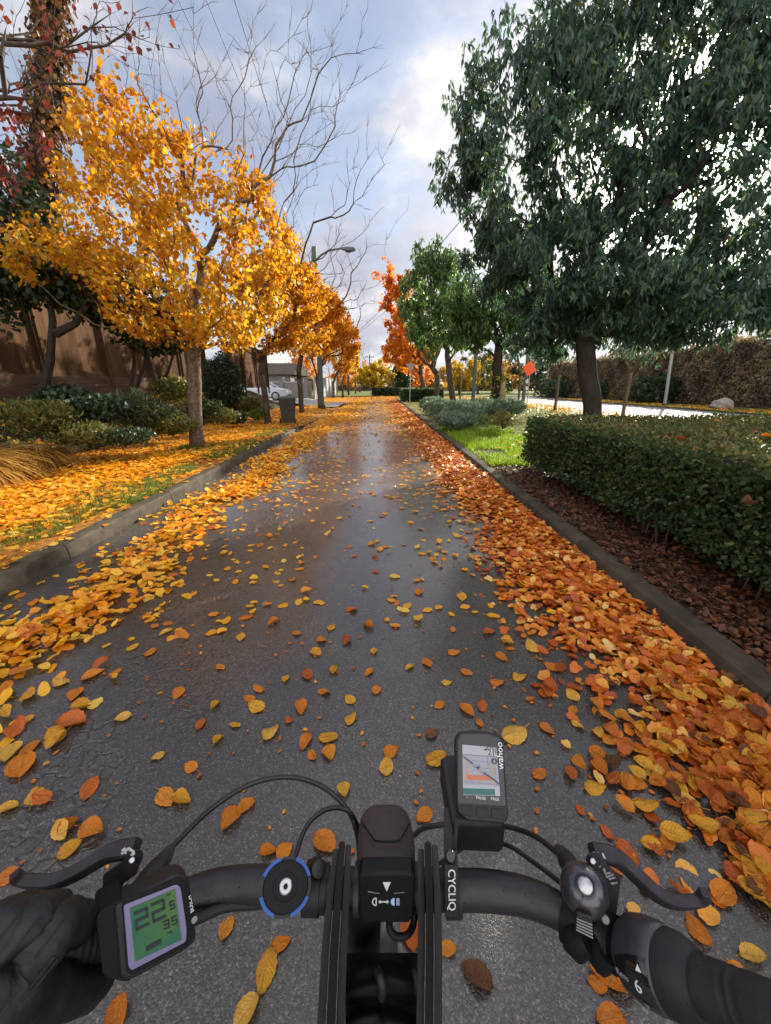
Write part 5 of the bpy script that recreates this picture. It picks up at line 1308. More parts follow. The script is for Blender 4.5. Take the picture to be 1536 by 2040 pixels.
class Plane:
    """a flat face given by the pixels and distances of its four corners"""
    def __init__(s, TL, TR, BR, BL):
        s.c = [P(*q) for q in (TL, TR, BR, BL)]
        s.n = ((s.c[1]-s.c[0]).cross(s.c[3]-s.c[0])).normalized()
        if s.n.dot(EYE - s.c[0]) < 0: s.n = -s.n
        s.w = ((s.c[1]-s.c[0]).length + (s.c[2]-s.c[3]).length)/2; s.h = ((s.c[3]-s.c[0]).length + (s.c[2]-s.c[1]).length)/2
    def __call__(s, u, v, h=0):
        a, b_, c, d = s.c
        return a*(1-u)*(1-v) + b_*u*(1-v) + c*u*v + d*(1-u)*v + s.n*h
    def poly(s, uv, th, h, mat, name, parent, bev=0, smooth=None):
        b = MB(); b.slab([s(u, v, h+th) for u, v in uv], -s.n, th, bev); return b.build(name, mat, parent, smooth)
    def add(s, b, uv, th, h): b.slab([s(u, v, h+th) for u, v in uv], -s.n, th)
def text(body, org, ux, uy, size, mat, name, parent, align='CENTER', ext=.0002, sx=1.0):
    cu = bpy.data.curves.new(name, 'FONT'); cu.body = body; cu.size = size; cu.align_x = align; cu.align_y = 'CENTER'; cu.extrude = ext; cu.resolution_u = 3
    tmp = bpy.data.objects.new('tmp', cu); COL.objects.link(tmp)
    bpy.context.view_layer.update()
    me = bpy.data.meshes.new_from_object(tmp.evaluated_get(bpy.context.evaluated_depsgraph_get()))
    bpy.data.objects.remove(tmp); bpy.data.curves.remove(cu)
    x = Vector(ux).normalized(); y = Vector(uy); y = (y - x*y.dot(x)).normalized(); z = x.cross(y)
    me.transform(Matrix.Translation(org) @ Matrix((x*sx, y, z)).transposed().to_4x4())
    me.materials.clear(); me.materials.append(mat)
    return link(name, me, parent)
def ringseg(pl_c, n, ux, uy, r0, r1, a0, a1, th, h, k=14, sy=1.0):
    out = [pl_c + n*(h+th) + ux*(r1*math.cos(a0+(a1-a0)*i/k)) + uy*(r1*sy*math.sin(a0+(a1-a0)*i/k)) for i in range(k+1)]
    inn = [pl_c + n*(h+th) + ux*(r0*math.cos(a0+(a1-a0)*i/k)) + uy*(r0*sy*math.sin(a0+(a1-a0)*i/k)) for i in range(k+1)]
    b = MB()
    for i in range(k): b.slab([inn[i], out[i], out[i+1], inn[i+1]], -n, th)
    return b

C0 = P(770, 1770, .345)
bike = thing('bicycle', 'black bicycle ridden along the road, seen over its handlebar', 'bicycle', (0, .5, 0))
# handlebar
hp = [(-80,1985,.235),(40,1930,.255),(130,1892,.272),(200,1862,.288),(280,1825,.308),(370,1787,.33),(430,1769,.34),(500,1762,.345),(620,1766,.345),(770,1771,.345),(900,1772,.345),(985,1775,.344),(1060,1790,.338),(1140,1828,.322),(1230,1882,.297),(1300,1921,.277),(1370,1953,.258),(1450,1985,.242),(1560,2032,.222),(1680,2090,.205)]
hr = [.0112,.0112,.0112,.0115,.0125,.0140,.0148,.0152,.0158,.0159,.0159,.0158,.0150,.0138,.0118,.0112,.0112,.0112,.0112,.0112]
hpath = spline(PP(hp)); b = MB(); b.tube(hpath, [q_*.93 for q_ in lerp_rad(hr)], 24); b.build('handlebar', m_bar, bike, smooth=180)
# grips
gp = spline(PP(hp[15:]), 14); rr = [.0156 for i in range(len(gp))]
for k in (30, 33): 
    if k < len(rr): rr[k] = .0148
b = MB(); b.tube(gp[8:], rr[8:], 24); b.build('grip', m_grip, bike, smooth=180)
gp = spline(PP(hp[:5]), 14); b = MB(); b.tube(gp, [.0165 + .0005*math.sin(i*2.1) for i in range(len(gp))], 24); b.build('grip', m_grip, bike, smooth=180)
# twin stem plates clamping the bar, running back to the rider
for xs in ([(664,1690),(700,1690),(696,1800),(691,1900),(687,2040),(682,2140),(626,2140),(632,2040),(640,1900),(649,1800)],
           [(832,1690),(872,1690),(879,1800),(881,1900),(881,2040),(880,2140),(828,2140),(829,2040),(832,1900),(833,1800)]):
    zc_ = lambda y: .318 if y < 1700 else .312 - (y-1690)*.00003
    cx = (xs[0][0]+xs[1][0])/2; w0 = xs[1][0]-xs[0][0]
    for part in range(3):
        f0, f1 = ((0, .30), (.33, .66), (.69, 1.0))[part]; lift = (0, -.006, -.001)[part]; top = (1690, 1676, 1682)[part]
        L_ = []; R_2 = []
        for (lx, ly), (rx, ry) in zip([xs[0]] + xs[:5:-1], xs[1:6]):
            y = ly if ly != 1690 else top
            L_.append((lx+(rx-lx)*f0, y, zc_(y)+lift)); R_2.append((lx+(rx-lx)*f1, y, zc_(y)+lift))
        poly = L_[::-1] + R_2
        slab_px(poly, .045, [2]*(len(L_)-1) + [14, 14] + [2]*(len(L_)-1), .0016, n=4).build('stem_plate', m_plas if part != 1 else m_matt, bike, smooth=40)
# head tube, fork and front wheel below the light
hb = P(742, 1790, .37); axle = Vector((-.012, .50, .25))
b = MB(); b.tube([P(727,1760,.36), P(726,1880,.42), P(726,1960,.47)], [.017,.017,.017], 16); b.build('steerer', m_matt, bike, smooth=180)
b = MB(); b.tube([Vector((-.012,.27,.86)), Vector((-.012,.30,.72)), Vector((-.012,.335,.58))], [.03,.032,.03], 20); b.build('head_tube', m_plas, bike, smooth=180)
b = MB(); b.tube([Vector((-.012,.30,.64)), Vector((-.012,.05,.42)), Vector((-.012,-.25,.32))], [.032,.035,.035], 18); b.build('down_tube', m_plas, bike, smooth=180)
for s in (-1, 1):
    b = MB(); b.tube([Vector((-.012+s*.012,.345,.57)), Vector((-.012+s*.042,.37,.50)), Vector((-.012+s*.042,.44,.38)), axle+Vector((s*.045,0,0))], [.018,.018,.015,.012], 12); b.build('fork_blade', m_plas, bike, smooth=180)
wb = bpy.data.objects.new('front_wheel', None); COL.objects.link(wb); wb.parent = bike; wb.location = axle - bike.location
b = MB(); V = []; nA, nB = 60, 12
for i in range(nA):
    a = 2*math.pi*i/nA
    for j in range(nB):
        c = 2*math.pi*j/nB; rad = .225 + .024*math.cos(c); V.append((axle.x + .02*math.sin(c), axle.y + rad*math.cos(a), axle.z + rad*math.sin(a)))
b.add(V, [(i*nB+j, i*nB+(j+1) % nB, ((i+1) % nA)*nB+(j+1) % nB, ((i+1) % nA)*nB+j) for i in range(nA) for j in range(nB)]); b.build('tyre', m_rubber, wb, smooth=180)
b = MB(); V = []
prof = [(.203,-.011),(.205,.011),(.188,.009),(.188,-.009)]
for i in range(nA):
    a = 2*math.pi*i/nA
    for rad, xx in prof: V.append((axle.x+xx, axle.y+rad*math.cos(a), axle.z+rad*math.sin(a)))
b.add(V, [(i*4+j, i*4+(j+1) % 4, ((i+1) % nA)*4+(j+1) % 4, ((i+1) % nA)*4+j) for i in range(nA) for j in range(4)])
for k in range(20):
    a = 2*math.pi*k/20; b.tube([axle+Vector((.02*(-1)**k,.02*math.cos(a+.6),.02*math.sin(a+.6))), axle+Vector((0,.19*math.cos(a),.19*math.sin(a)))], .001, 4)
b.tube([axle-Vector((.04,0,0)), axle+Vector((.04,0,0))], .018, 14); b.build('rim', m_plas, wb, smooth=40)
# cables
def cable(pts, r=.0026, mat=m_bar):
    b = MB(); b.tube(spline(PP(pts), 10), r, 10); return b.build('brake_cable', mat, bike, smooth=180)
cable([(315,1715,.345),(338,1692,.36),(420,1612,.40),(500,1562,.42),(575,1548,.43),(640,1566,.43),(690,1610,.42),(712,1665,.41),(716,1740,.41),(718,1850,.46)], .0026)
cable([(578,1760,.36),(590,1700,.38),(612,1645,.40),(645,1615,.41),(680,1610,.415),(705,1630,.415),(725,1690,.42),(735,1800,.46)], .0024)
cable([(735,1820,.46),(780,1720,.46),(825,1664,.45),(860,1646,.445),(940,1640,.44),(1010,1647,.43),(1060,1663,.41),(1105,1695,.375),(1132,1724,.35),(1150,1752,.335)], .0027)
cable([(740,1840,.46),(850,1740,.45),(950,1676,.43),(1010,1684,.41),(1060,1716,.39),(1120,1762,.36),(1150,1800,.34)], .0022)
cable([(600,1790,.35),(560,1790,.345),(515,1800,.338),(450,1806,.33),(395,1829,.318),(340,1850,.305)], .0042, m_grip)
# headlight
lamp = bpy.data.objects.new('headlight', None); COL.objects.link(lamp); lamp.parent = bike; lamp.location = C0 - bike.location
secs = [(771,1752,.312,57),(770,1735,.318,58),(770,1712,.332,60),(770,1685,.350,60),(769,1655,.370,57),(768,1630,.388,52),(767,1612,.402,43),(767,1603,.412,28)]
b = MB(); V = []; ns = 28
for i, (px, py, zc, hw) in enumerate(secs):
    a = hw*zc/F; top = P(px, py, zc); hgt = (.021,.022,.024,.026,.026,.024,.019,.012)[i]
    nrm = Vector((0, -.45, .89)) if i else Vector((0, -.6, .8)); rgt = Vector((1, -.0136, 0)).normalized(); c = top - nrm*hgt
    for k in range(ns):
        an = 2*math.pi*k/ns; cx, sx_ = math.cos(an), math.sin(an); e = .62
        V.append(tuple(c + rgt*(a*math.copysign(abs(cx)**e, cx)) + nrm*(hgt*math.copysign(abs(sx_)**e, sx_))))
m_ = len(secs); b.add(V, [(i*ns+k, i*ns+(k+1) % ns, (i+1)*ns+(k+1) % ns, (i+1)*ns+k) for i in range(m_-1) for k in range(ns)] + [tuple(range(ns-1,-1,-1)), tuple((m_-1)*ns+k for k in range(ns))])
b.build('housing', m_plasd, lamp, smooth=60)
# raised cap line over the housing
cap = [(722,1640,.376),(742,1668,.358),(752,1676,.352),(790,1676,.352),(800,1668,.358),(816,1640,.376)]
b = MB(); b.tube([q - away(q)*.0012 for q in spline(PP(cap), 6)], .0009, 6); b.build('seam', m_matt, lamp)
rear = Plane((715,1741,.308), (826,1741,.308), (826,1840,.318), (715,1840,.318))
b = MB(); uv = [(0,.06),(.06,0),(.94,0),(1,.06),(1,.86),(.9,1),(.1,1),(0,.86)]
b.slab([rear(u, v) for u, v in uv], -rear.n, .014, .003); b.build('rear_panel', m_gloss if False else m_matt, lamp, smooth=40)
b = MB()
rear.add(b, [(.43,.16),(.57,.16),(.50,.34)], .0003, 0); b.build('arrow_mark', m_mark, lamp)
def icon(parts, name, mat):
    b = MB()
    for uv in parts: rear.add(b, uv, .0003, 0)
    return b.build(name, mat, lamp)
def seg(u0, v0, u1, v1, w_=.018):
    d = Vector((u1-u0, v1-v0)); n_ = Vector((-d.y, d.x)).normalized()*w_/2; return [(u0+n_.x, v0+n_.y), (u1+n_.x, v1+n_.y), (u1-n_.x, v1-n_.y), (u0-n_.x, v0-n_.y)]
dshape = [(.31+.065*math.cos(a), .55+.075*math.sin(a)) for a in np.linspace(math.pi/2, 3*math.pi/2, 12)]
icon([seg(*dshape[i], *dshape[i+1]) for i in range(11)] + [seg(*dshape[0], *dshape[-1])], 'lamp_outline_mark', m_mark)
icon([seg(.37,.55,.52,.55,.02), [(.35,.55),(.39,.51),(.39,.59)], [(.54,.55),(.50,.51),(.50,.59)]], 'switch_mark', m_mark)
icon([[(.64+.07*math.cos(a), .55+.075*math.sin(a)) for a in np.linspace(math.pi/2, 3*math.pi/2, 12)]] + [seg(.67,.49+.03*k,.73,.49+.03*k,.012) for k in range(5)], 'beam_mark', surf('blue_marking', (.35,.5,.8), (.4,.55,.85), 9, .5))
icon([seg(.16,.34,.27,.37,.014), seg(.27,.37,.37,.38,.008), seg(.62,.38,.82,.36,.006)], 'line_mark', m_markd)
b = MB(); b.tube(spline(PP([(778,1825,.325),(776,1850,.318),(790,1866,.316),(812,1862,.318),(824,1840,.325),(826,1810,.33)]), 6), .0028, 8); b.build('strap', m_matt, lamp, smooth=180)
# folded black fabric pouch between the plates
b = MB(); V = []; nu, nv = 22, 30
for j in range(nv+1):
    for i in range(nu+1):
        u, v = i/nu, j/nv; px = 688 + u*146; py = 1898 + v*240
        fold = .010*math.sin(v*17 + (.9 if u > .5 else 0) + .6*math.sin(u*5)) + .006*math.sin(v*31+u*4)*(u < .5)
        zc = .335 - v*.03 + fold*.9 + .012*(abs(u-.5)*2)**4; V.append(tuple(P(px, py, zc)))
b.add(V, [(j*(nu+1)+i, j*(nu+1)+i+1, (j+1)*(nu+1)+i+1, (j+1)*(nu+1)+i) for j in range(nv) for i in range(nu)])
k = len(V); V2 = [tuple(Vector(v) + away(v)*.05) for v in V]
b.add(V2, [(j*(nu+1)+i, (j+1)*(nu+1)+i, (j+1)*(nu+1)+i+1, j*(nu+1)+i+1) for j in range(nv) for i in range(nu)])
edge = [i for i in range(nu+1)]; b.add([V[i] for i in edge] + [V2[i] for i in edge], [(i+1, i, nu+1+i, nu+2+i) for i in range(nu)])
edge = [j*(nu+1) for j in range(nv+1)]; b.add([V[i] for i in edge] + [V2[i] for i in edge], [(i, i+1, nv+2+i, nv+1+i) for i in range(nv)])
edge = [j*(nu+1)+nu for j in range(nv+1)]; b.add([V[i] for i in edge] + [V2[i] for i in edge], [(i+1, i, nv+1+i, nv+2+i) for i in range(nv)])
pch = b.build('fabric_sleeve', m_fabric, bike, smooth=180)
b = MB(); b.tube(spline(PP([(752,1935,.318),(758,1948,.312),(762,1970,.310),(760,1985,.316)]), 5), .0035, 8); b.build('piping', m_grip, pch, smooth=180)
b = MB(); b.tube(spline(PP([(826,1930,.322),(831,1955,.316),(830,1975,.318)]), 5), .003, 8); b.build('piping', m_grip, pch, smooth=180)
# blue and black phone mount
c = P(569, 1766, .318); nv_ = (EYE - c).normalized(); ux = Vector((1, 0, 0)); ux = (ux - nv_*ux.dot(nv_)).normalized(); uy = nv_.cross(ux)
pm = bpy.data.objects.new('phone_mount', None); COL.objects.link(pm); pm.parent = bike; pm.location = c - bike.location
b = MB(); b.lathe(c - nv_*.016, nv_, [(.0165,0),(.0165,.012)], 24, 1, 1.1, ux); b.build('mount_base', m_plas, pm, smooth=40)
rS = .0182; SY = .90
b = MB(); b.lathe(c - nv_*.003, nv_, [(rS*1.0,0),(rS*1.0,.0052),(rS*.95,.0062),(rS*.55,.0062),(rS*.53,.0056),(rS*.05,.0056)], 40, 1, SY, ux); b.build('puck', m_matt, pm, smooth=30)
for a0, a1 in ((20, 72), (108, 160), (200, 250), (290, 340)):
    ringseg(c, nv_, ux, uy, rS*.96, rS*1.15, R(a0), R(a1), .007, -.006, 14, SY).build('blue_lever', m_blue, pm)
for a0, a1 in ((74, 106), (252, 288), (-18, 18), (162, 198)):
    ringseg(c, nv_, ux, uy, rS*.9, rS*1.13, R(a0), R(a1), .0075, -.006, 10, SY).build('lug', m_plas, pm)
b = MB(); b.lathe(c + nv_*.0028, nv_, [(.0052,0),(.0052,.0016),(.0044,.0022),(.0022,.0022),(.0020,.0006),(.0002,.0006)], 24, 1, 1, ux); b.build('bolt', m_chrome, pm, smooth=30)
b = MB(); b.lathe(c + nv_*.0034, nv_, [(.0019,0),(.0019,.0004)], 6, 1, 1, ux); b.build('bolt_socket', m_matt, pm)
b = MB(); b.lathe(P(633,1728,.335), (.3,-.6,.7), [(.006,-.01),(.0065,.0),(.0068,.004),(.006,.006),(.004,.0065)], 16); b.build('clamp_screw', m_plas, bike, smooth=40)
for x0, x1, r_ in ((608,640,.019),(640,652,.0175)):
    b = MB(); b.tube([P(x0,1768,.345), P((x0+x1)/2,1768.5,.345), P(x1,1769,.345)], r_, 24); b.build('bar_clamp', m_plas, bike, smooth=40)
for x0, x1 in ((706,716),(826,834)):
    b = MB(); b.tube([P(x0,1771,.345), P(x1,1771,.345)], .0185, 24); b.build('bar_clamp', m_plasd, bike, smooth=40)

# left display with its screen
ds = bpy.data.objects.new('bike_display', None); COL.objects.link(ds); ds.parent = bike
dp = Plane((243,1798,.268), (370,1745,.292), (392,1868,.286), (258,1945,.262))
ds.location = dp(.5,.5) - bike.location
def px_on(pl):
    """pixel -> point on that face"""
    def f(px, py, h=0):
        d = P(px, py, 1.0) - EYE; o = pl.c[0] + pl.n*h; t = (o - EYE).dot(pl.n)/d.dot(pl.n); return EYE + d*t
    return f
dx = px_on(dp)
def px_slab(fn, poly, h, th, mat, name, parent, bev=0, smooth=None):
    n_ = (fn(0,0,1) - fn(0,0,0)).normalized() if False else None
    f = [fn(x, y, h+th) for x, y in poly]; nn = (f[1]-f[0]).cross(f[2]-f[0]).normalized()
    c_ = sum(f, Vector())/len(f)
    if nn.dot(EYE-c_) < 0: nn = -nn
    b = MB(); b.slab(f, -nn, th, bev); return b.build(name, mat, parent, smooth)
def r2(poly, r, n=5): return [(x, y) for x, y, _ in rounded([(x, y, 0) for x, y in poly], r, n)]
# housing: face outline and a deep left cheek
px_slab(dx, r2([(226,1806),(352,1741),(376,1748),(392,1872),(374,1892),(262,1954),(240,1950)], 12), -.0195, .019, m_plas, 'housing', ds, .0025, 40)
px_slab(dx, r2([(243,1794),(361,1746),(372,1756),(386,1868),(374,1884),(262,1944),(252,1936)], 10), 0, .0012, m_matt, 'front_panel', ds, .0005, 40)
px_slab(dx, r2([(190,1822),(246,1788),(262,1955),(243,1956),(204,1945)], 14), -.032, .030, m_matt, 'cheek', ds, .003, 40)
oz = r2([(246,1804),(352,1762),(360,1768),(372,1850),(371,1876),(262,1934),(256,1926)], 6)
px_slab(dx, oz, .0014, .0008, m_bezel, 'bezel', ds, .0003, 40)
# screen glow: a lit liquid crystal
m_lcd, nt = new_mat('lit_display'); g = G(nt)
tc = g.n('ShaderNodeTexCoord'); col_ = g.ramp(g.noise(tc.outputs['Object'], 35, 2), [(.35, (.010,.095,.062)), (.65, (.055,.125,.034))])
p = g.n('ShaderNodeBsdfPrincipled'); g.l(col_, p.inputs['Base Color']); g.l(col_, p.inputs['Emission Color']); p.inputs['Emission Strength'].default_value = .12; p.inputs['Roughness'].default_value = .4; p.inputs['Specular IOR Level'].default_value = .3
o = g.n('ShaderNodeOutputMaterial'); g.l(p.outputs[0], o.inputs[0])
quad = [(259,1810),(349,1771),(362,1872),(269,1916)]
scr = px_slab(dx, quad, .0023, .0004, m_lcd, 'screen', ds)
def bil(q, u, v):
    (x0,y0),(x1,y1),(x2,y2),(x3,y3) = q
    return (x0*(1-u)*(1-v)+x1*u*(1-v)+x2*u*v+x3*(1-u)*v, y0*(1-u)*(1-v)+y1*u*(1-v)+y2*u*v+y3*(1-u)*v)
m_seg = surf('display_segments', (.006,.014,.022), (.010,.02,.03), 30, .4)
SEG = {'a': (0,0,1,0), 'b': (1,0,1,.5), 'c': (1,.5,1,1), 'd': (0,1,1,1), 'e': (0,.5,0,1), 'f': (0,0,0,.5), 'g': (0,.5,1,.5)}
DIG = {'2': 'abged', '5': 'afgcd', '3': 'abgcd', '7': 'abc'}
def digit(ch, u0, v0, du, dv, w_, name='digit'):
    b = MB()
    for s in DIG[ch]:
        x0, y0, x1, y1 = SEG[s]; a = (u0+x0*du, v0+y0*dv); c_ = (u0+x1*du, v0+y1*dv)
        if y0 == y1: pl = [(a[0]-w_*.45, a[1]-w_/2), (c_[0]+w_*.45, a[1]-w_/2), (c_[0]+w_*.45, a[1]+w_/2), (a[0]-w_*.45, a[1]+w_/2)]
        else: pl = [(a[0]-w_/2, a[1]), (a[0]+w_/2, a[1]), (a[0]+w_/2, c_[1]), (a[0]-w_/2, c_[1])]
        f = [dx(*bil(quad, u, v), .0032) for u, v in pl]; nn = dp.n; b.slab(f, -nn, .0003)
    return b.build(name, m_seg, scr)
digit('2', .10, .13, .25, .30, .055); digit('2', .47, .11, .25, .32, .055); digit('5', .85, .21, .09, .14, .028)
digit('3', .67, .52, .11, .14, .028); digit('5', .85, .51, .10, .14, .028); digit('7', .72, .76, .10, .07, .016)
for uv in ([(.25,.83),(.58,.80),(.58,.89),(.25,.92)], [(.93,.70),(.955,.70),(.955,.715),(.93,.715)], [(.80,.05),(.90,.05),(.90,.07),(.80,.07)]):
    px_slab(dx, [bil(quad, *q_) for q_ in uv], .0030, .0003, m_seg, 'bar_symbol', scr)
text('BOSCH', dx(380, 1801, .0006), dx(378,1785)-dx(387,1830), dx(370,1800)-dx(383,1802), .0036, m_mark, 'lettering', ds)
b = MB(); cc = dx(387, 1832, .0008); b.lathe(cc, dp.n, [(.0022,0),(.0022,.0003)], 16); b.build('round_logo', m_markd, ds)

# brake levers
def lever(blade_px, zs, bracket, bz, name_marks, pivot, sgn):
    lv = bpy.data.objects.new('brake_lever', None); COL.objects.link(lv); lv.parent = bike; lv.location = P(*pivot) - bike.location
    pts = spline(PP(blade_px), 6); n_ = len(pts); wd = np.interp(np.linspace(0, 1, n_), [0, .12, .3, .85, 1], [.013, .0125, .0095, .0085, .006])
    b = MB(); b.sweep(pts, wd, np.interp(np.linspace(0, 1, n_), [0, .2, .5, 1], [.011, .013, .0125, .007]), (0, -.35, .94), .22); b.build('blade', m_lever, lv, smooth=35)
    slab_px([(x, y, bz) for x, y in bracket], .012, 5, .0015).build('bracket', m_lever, lv, smooth=40)
    c = P(pivot[0], pivot[1], pivot[2]-.004); b = MB(); b.lathe(c + away(c)*.008, -away(c), [(.0021,0),(.0021,.0075),(.0016,.0080)], 14); b.build('pivot_bolt', m_chrome, lv, smooth=40)
    return lv
lvR = lever([(1180,1699,.318),(1212,1703,.318),(1240,1718,.316),(1272,1748,.312),(1310,1782,.308),(1345,1796,.305),(1380,1796,.302),(1398,1790,.300),(1405,1778,.298)], None,
            [(1166,1712),(1172,1698),(1196,1698),(1210,1722),(1237,1752),(1229,1815),(1224,1845),(1212,1845),(1208,1800),(1203,1768),(1186,1745)], .306, None, (1181,1716,.306), 1)
lvL = lever([(272,1690,.312),(240,1694,.312),(214,1702,.31),(180,1722,.306),(140,1744,.301),(104,1756,.298),(66,1756,.295),(40,1752,.293),(28,1742,.291)], None,
            [(286,1705),(284,1692),(262,1692),(248,1712),(205,1742),(203,1790),(206,1835),(218,1835),(232,1800),(246,1760),(272,1742)], .304, None, (263,1714,.303), -1)
# white marks on the levers
pR = Plane((1166,1698,.3045),(1240,1698,.3045),(1240,1845,.3045),(1166,1845,.3045)); rx_ = px_on(pR)
def mark(fn, polys, h, mat, name, parent):
    b = MB()
    for pl in polys:
        f = [fn(x, y, h) for x, y in pl]; nn = (f[1]-f[0]).cross(f[2]-f[0]).normalized()
        if nn.dot(EYE-f[0]) < 0: nn = -nn
        b.slab(f, -nn, .0002)
    return b.build(name, mat, parent)
pB = Plane((1170,1690,.3095),(1240,1690,.3095),(1240,1760,.3095),(1170,1760,.3095)); bx_ = px_on(pB)
mark(bx_, [[(1181,1697),(1184,1697),(1190,1709),(1187,1710)], [(1190,1698),(1193,1698),(1198,1709),(1195,1710)], [(1199,1700),(1202,1700),(1206,1710),(1203,1710)], [(1184,1707),(1206,1708),(1207,1711),(1187,1710)]], .0, m_mark, 'white_mark', lvR)
mark(rx_, [[(1200,1731),(1205,1729),(1208,1738),(1204,1740)], [(1204,1740),(1216,1736),(1217,1740),(1206,1744)], [(1206,1746),(1222,1740),(1223,1744),(1210,1750)], [(1212,1750),(1226,1747),(1226,1750),(1214,1754)], [(1216,1758),(1230,1757),(1230,1760),(1219,1763)], [(1193,1726),(1197,1724),(1198,1727),(1194,1729)]], .0, m_markd, 'lettering', lvR)
pBl = Plane((240,1685,.3035),(300,1685,.3035),(300,1760,.3035),(240,1760,.3035)); blx = px_on(pBl)
mark(blx, [[(252,1690),(257,1688),(263,1692),(268,1696),(269,1702),(263,1706),(259,1703),(263,1700),(262,1697),(256,1694)], [(246,1690),(249,1688),(252,1700),(249,1702)], [(242,1693),(246,1690),(247,1694),(243,1697)], [(241,1699),(246,1696),(247,1700),(242,1703)], [(248,1692),(258,1690),(258,1694),(250,1696)]], .0, m_mark, 'white_mark', lvL)
# barrel adjusters and rubber boots
b = MB(); b.tube(PP([(282,1768,.312),(296,1750,.32),(312,1732,.328),(320,1722,.333)]), [.008,.0085,.0085,.0075], 14); b.build('barrel_adjuster', m_plas, lvL, smooth=50)
b = MB(); b.tube(PP([(318,1724,.333),(330,1706,.342),(341,1690,.352)]), [.0078,.0060,.0038], 14); b.build('cable_boot', m_rubber, lvL, smooth=50)
b = MB(); b.tube(PP([(232,1802,.292),(246,1784,.296),(258,1772,.30)]), [.005,.006,.0045], 12); b.tube(PP([(246,1790,.293),(268,1762,.306),(285,1748,.314)]), .0024, 8); b.build('cable_lug', m_plas, lvL, smooth=50)
b = MB(); b.tube(PP([(1150,1755,.322),(1140,1732,.333),(1128,1712,.345)]), [.0085,.0085,.0078], 14); b.build('barrel_adjuster', m_plas, lvR, smooth=50)
b = MB(); b.tube(PP([(1130,1716,.344),(1121,1700,.355),(1112,1690,.364)]), [.0078,.006,.0038], 14); b.build('cable_boot', m_rubber, lvR, smooth=50)
for x0, y0, z0, x1, y1, z1, r_ in ((1196,1862,.306,1216,1874,.301,.0168),(1222,1878,.299,1232,1884,.296,.0175),(205,1858,.289,222,1851,.293,.0165)):
    b = MB(); b.tube([P(x0,y0,z0), P((x0+x1)/2,(y0+y1)/2,(z0+z1)/2), P(x1,y1,z1)], r_, 20); b.build('lever_clamp', m_plas, lvR if x0 > 768 else lvL, smooth=40)
b = MB(); b.lathe(P(1206,1832,.288), (-.3,-.5,.8), [(.0028,-.006),(.0028,0),(.0020,.001)], 12); b.build('clamp_bolt', m_markd, lvR, smooth=40)
b = MB(); b.tube(PP([(1185,1885,.30),(1195,1900,.296),(1210,1888,.292)]), [.010,.012,.010], 12); b.build('clamp_foot', m_matt, lvR, smooth=60)

# bell
bell = bpy.data.objects.new('bell', None); COL.objects.link(bell); bell.parent = bike
c = P(1163, 1772, .296); bell.location = c - bike.location
nb = (P(1171,1752,.27) - c).normalized()
b = MB(); Rb = .0168; prof = [(Rb*.90,-.010),(Rb*1.0,-.006)] + [(Rb*math.cos(a), Rb*.95*math.sin(a)) for a in np.linspace(0, 1.25, 10)] + [(.0055, Rb*.91)]
b.lathe(c, nb, prof, 36); b.build('dome', m_bellg, bell, smooth=60)
b = MB(); b.lathe(c + nb*Rb*.905, nb, [(.0075,-.001),(.0075,.0009),(.0062,.0016),(.0058,.0007)], 28); b.build('button_ring', m_gloss, bell, smooth=40)
b = MB(); b.lathe(c + nb*Rb*.915, nb, [(.0056,0),(.0054,.0014),(.0042,.0024),(.0022,.0028),(.0003,.0030)], 24); b.build('button', m_chrome, bell, smooth=60)
b = MB(); b.lathe(c, -nb, [(Rb*.92,.006),(Rb*.98,.012),(Rb*.8,.022),(Rb*.4,.026)], 28); b.build('bell_base', m_matt, bell, smooth=50)
hb_ = Plane((1148,1815,.280),(1180,1826,.276),(1183,1871,.272),(1146,1852,.276))
b = MB(); b.slab([hb_(u, v) for u, v in ((0,0),(1,0),(1,1),(0,1))], -hb_.n, .024, .002); b.build('hammer', m_plas, bell, smooth=40)
for k in range(6):
    v = .18 + k*.145; hb_.poly([(.04,v),(.96,v),(.96,v+.07),(.04,v+.07)], .0016, 0, m_markd if k else m_plas, 'hammer_rib', bell, .0004)
b = MB(); b.tube(PP([(1128,1822,.324),(1150,1836,.318),(1176,1852,.312)]), [.0185,.019,.0185], 20); b.build('bar_clamp', m_matt, bell, smooth=50)
b = MB(); b.tube(PP([(1130,1868,.306),(1150,1880,.30),(1172,1876,.296)]), [.008,.011,.008], 12); b.build('clamp_foot', m_matt, bell, smooth=60)

# twist gear shifter
sh = bpy.data.objects.new('gear_shifter', None); COL.objects.link(sh); sh.parent = bike
A = P(1246,1890,.2925); B_s = P(1372,1953,.2575); sh.location = A - bike.location; axs = (B_s-A).normalized(); Ls = (B_s-A).length
xr = (EYE-A); xr = (xr - axs*xr.dot(axs)).normalized()
b = MB(); b.lathe(A, axs, [(.0165,0),(.0180,.002),(.0180,Ls*.10),(.0225,Ls*.16),(.0243,Ls*.35),(.0243,Ls*.60),(.0230,Ls*.72),(.0220,Ls*.74)], 40, 1, 1, xr); b.build('housing', m_plasd, sh, smooth=35)
b = MB(); b.lathe(A, axs, [(.0222,Ls*.745),(.0228,Ls*.76),(.0226,Ls*.90),(.0202,Ls*1.06),(.0176,Ls*1.2)], 40, 1, 1, xr); b.build('twist_ring', m_grip, sh, smooth=35)
yr = axs.cross(xr)
def on_sh(l, a, h=0):
    r_ = float(np.interp(l, [0,.10,.16,.35,.60,.72,.745,.90], [.0180,.0180,.0225,.0243,.0243,.0230,.0226,.0228])) + h
    return A + axs*(Ls*l) + xr*(r_*math.cos(a)) + yr*(r_*math.sin(a))
sgn_ = -1 if (project(on_sh(.4, .5))[1] < project(on_sh(.4, -.5))[1]) else 1   # +angle should run towards the rider
wv = []; nl, na = 10, 16
V = []
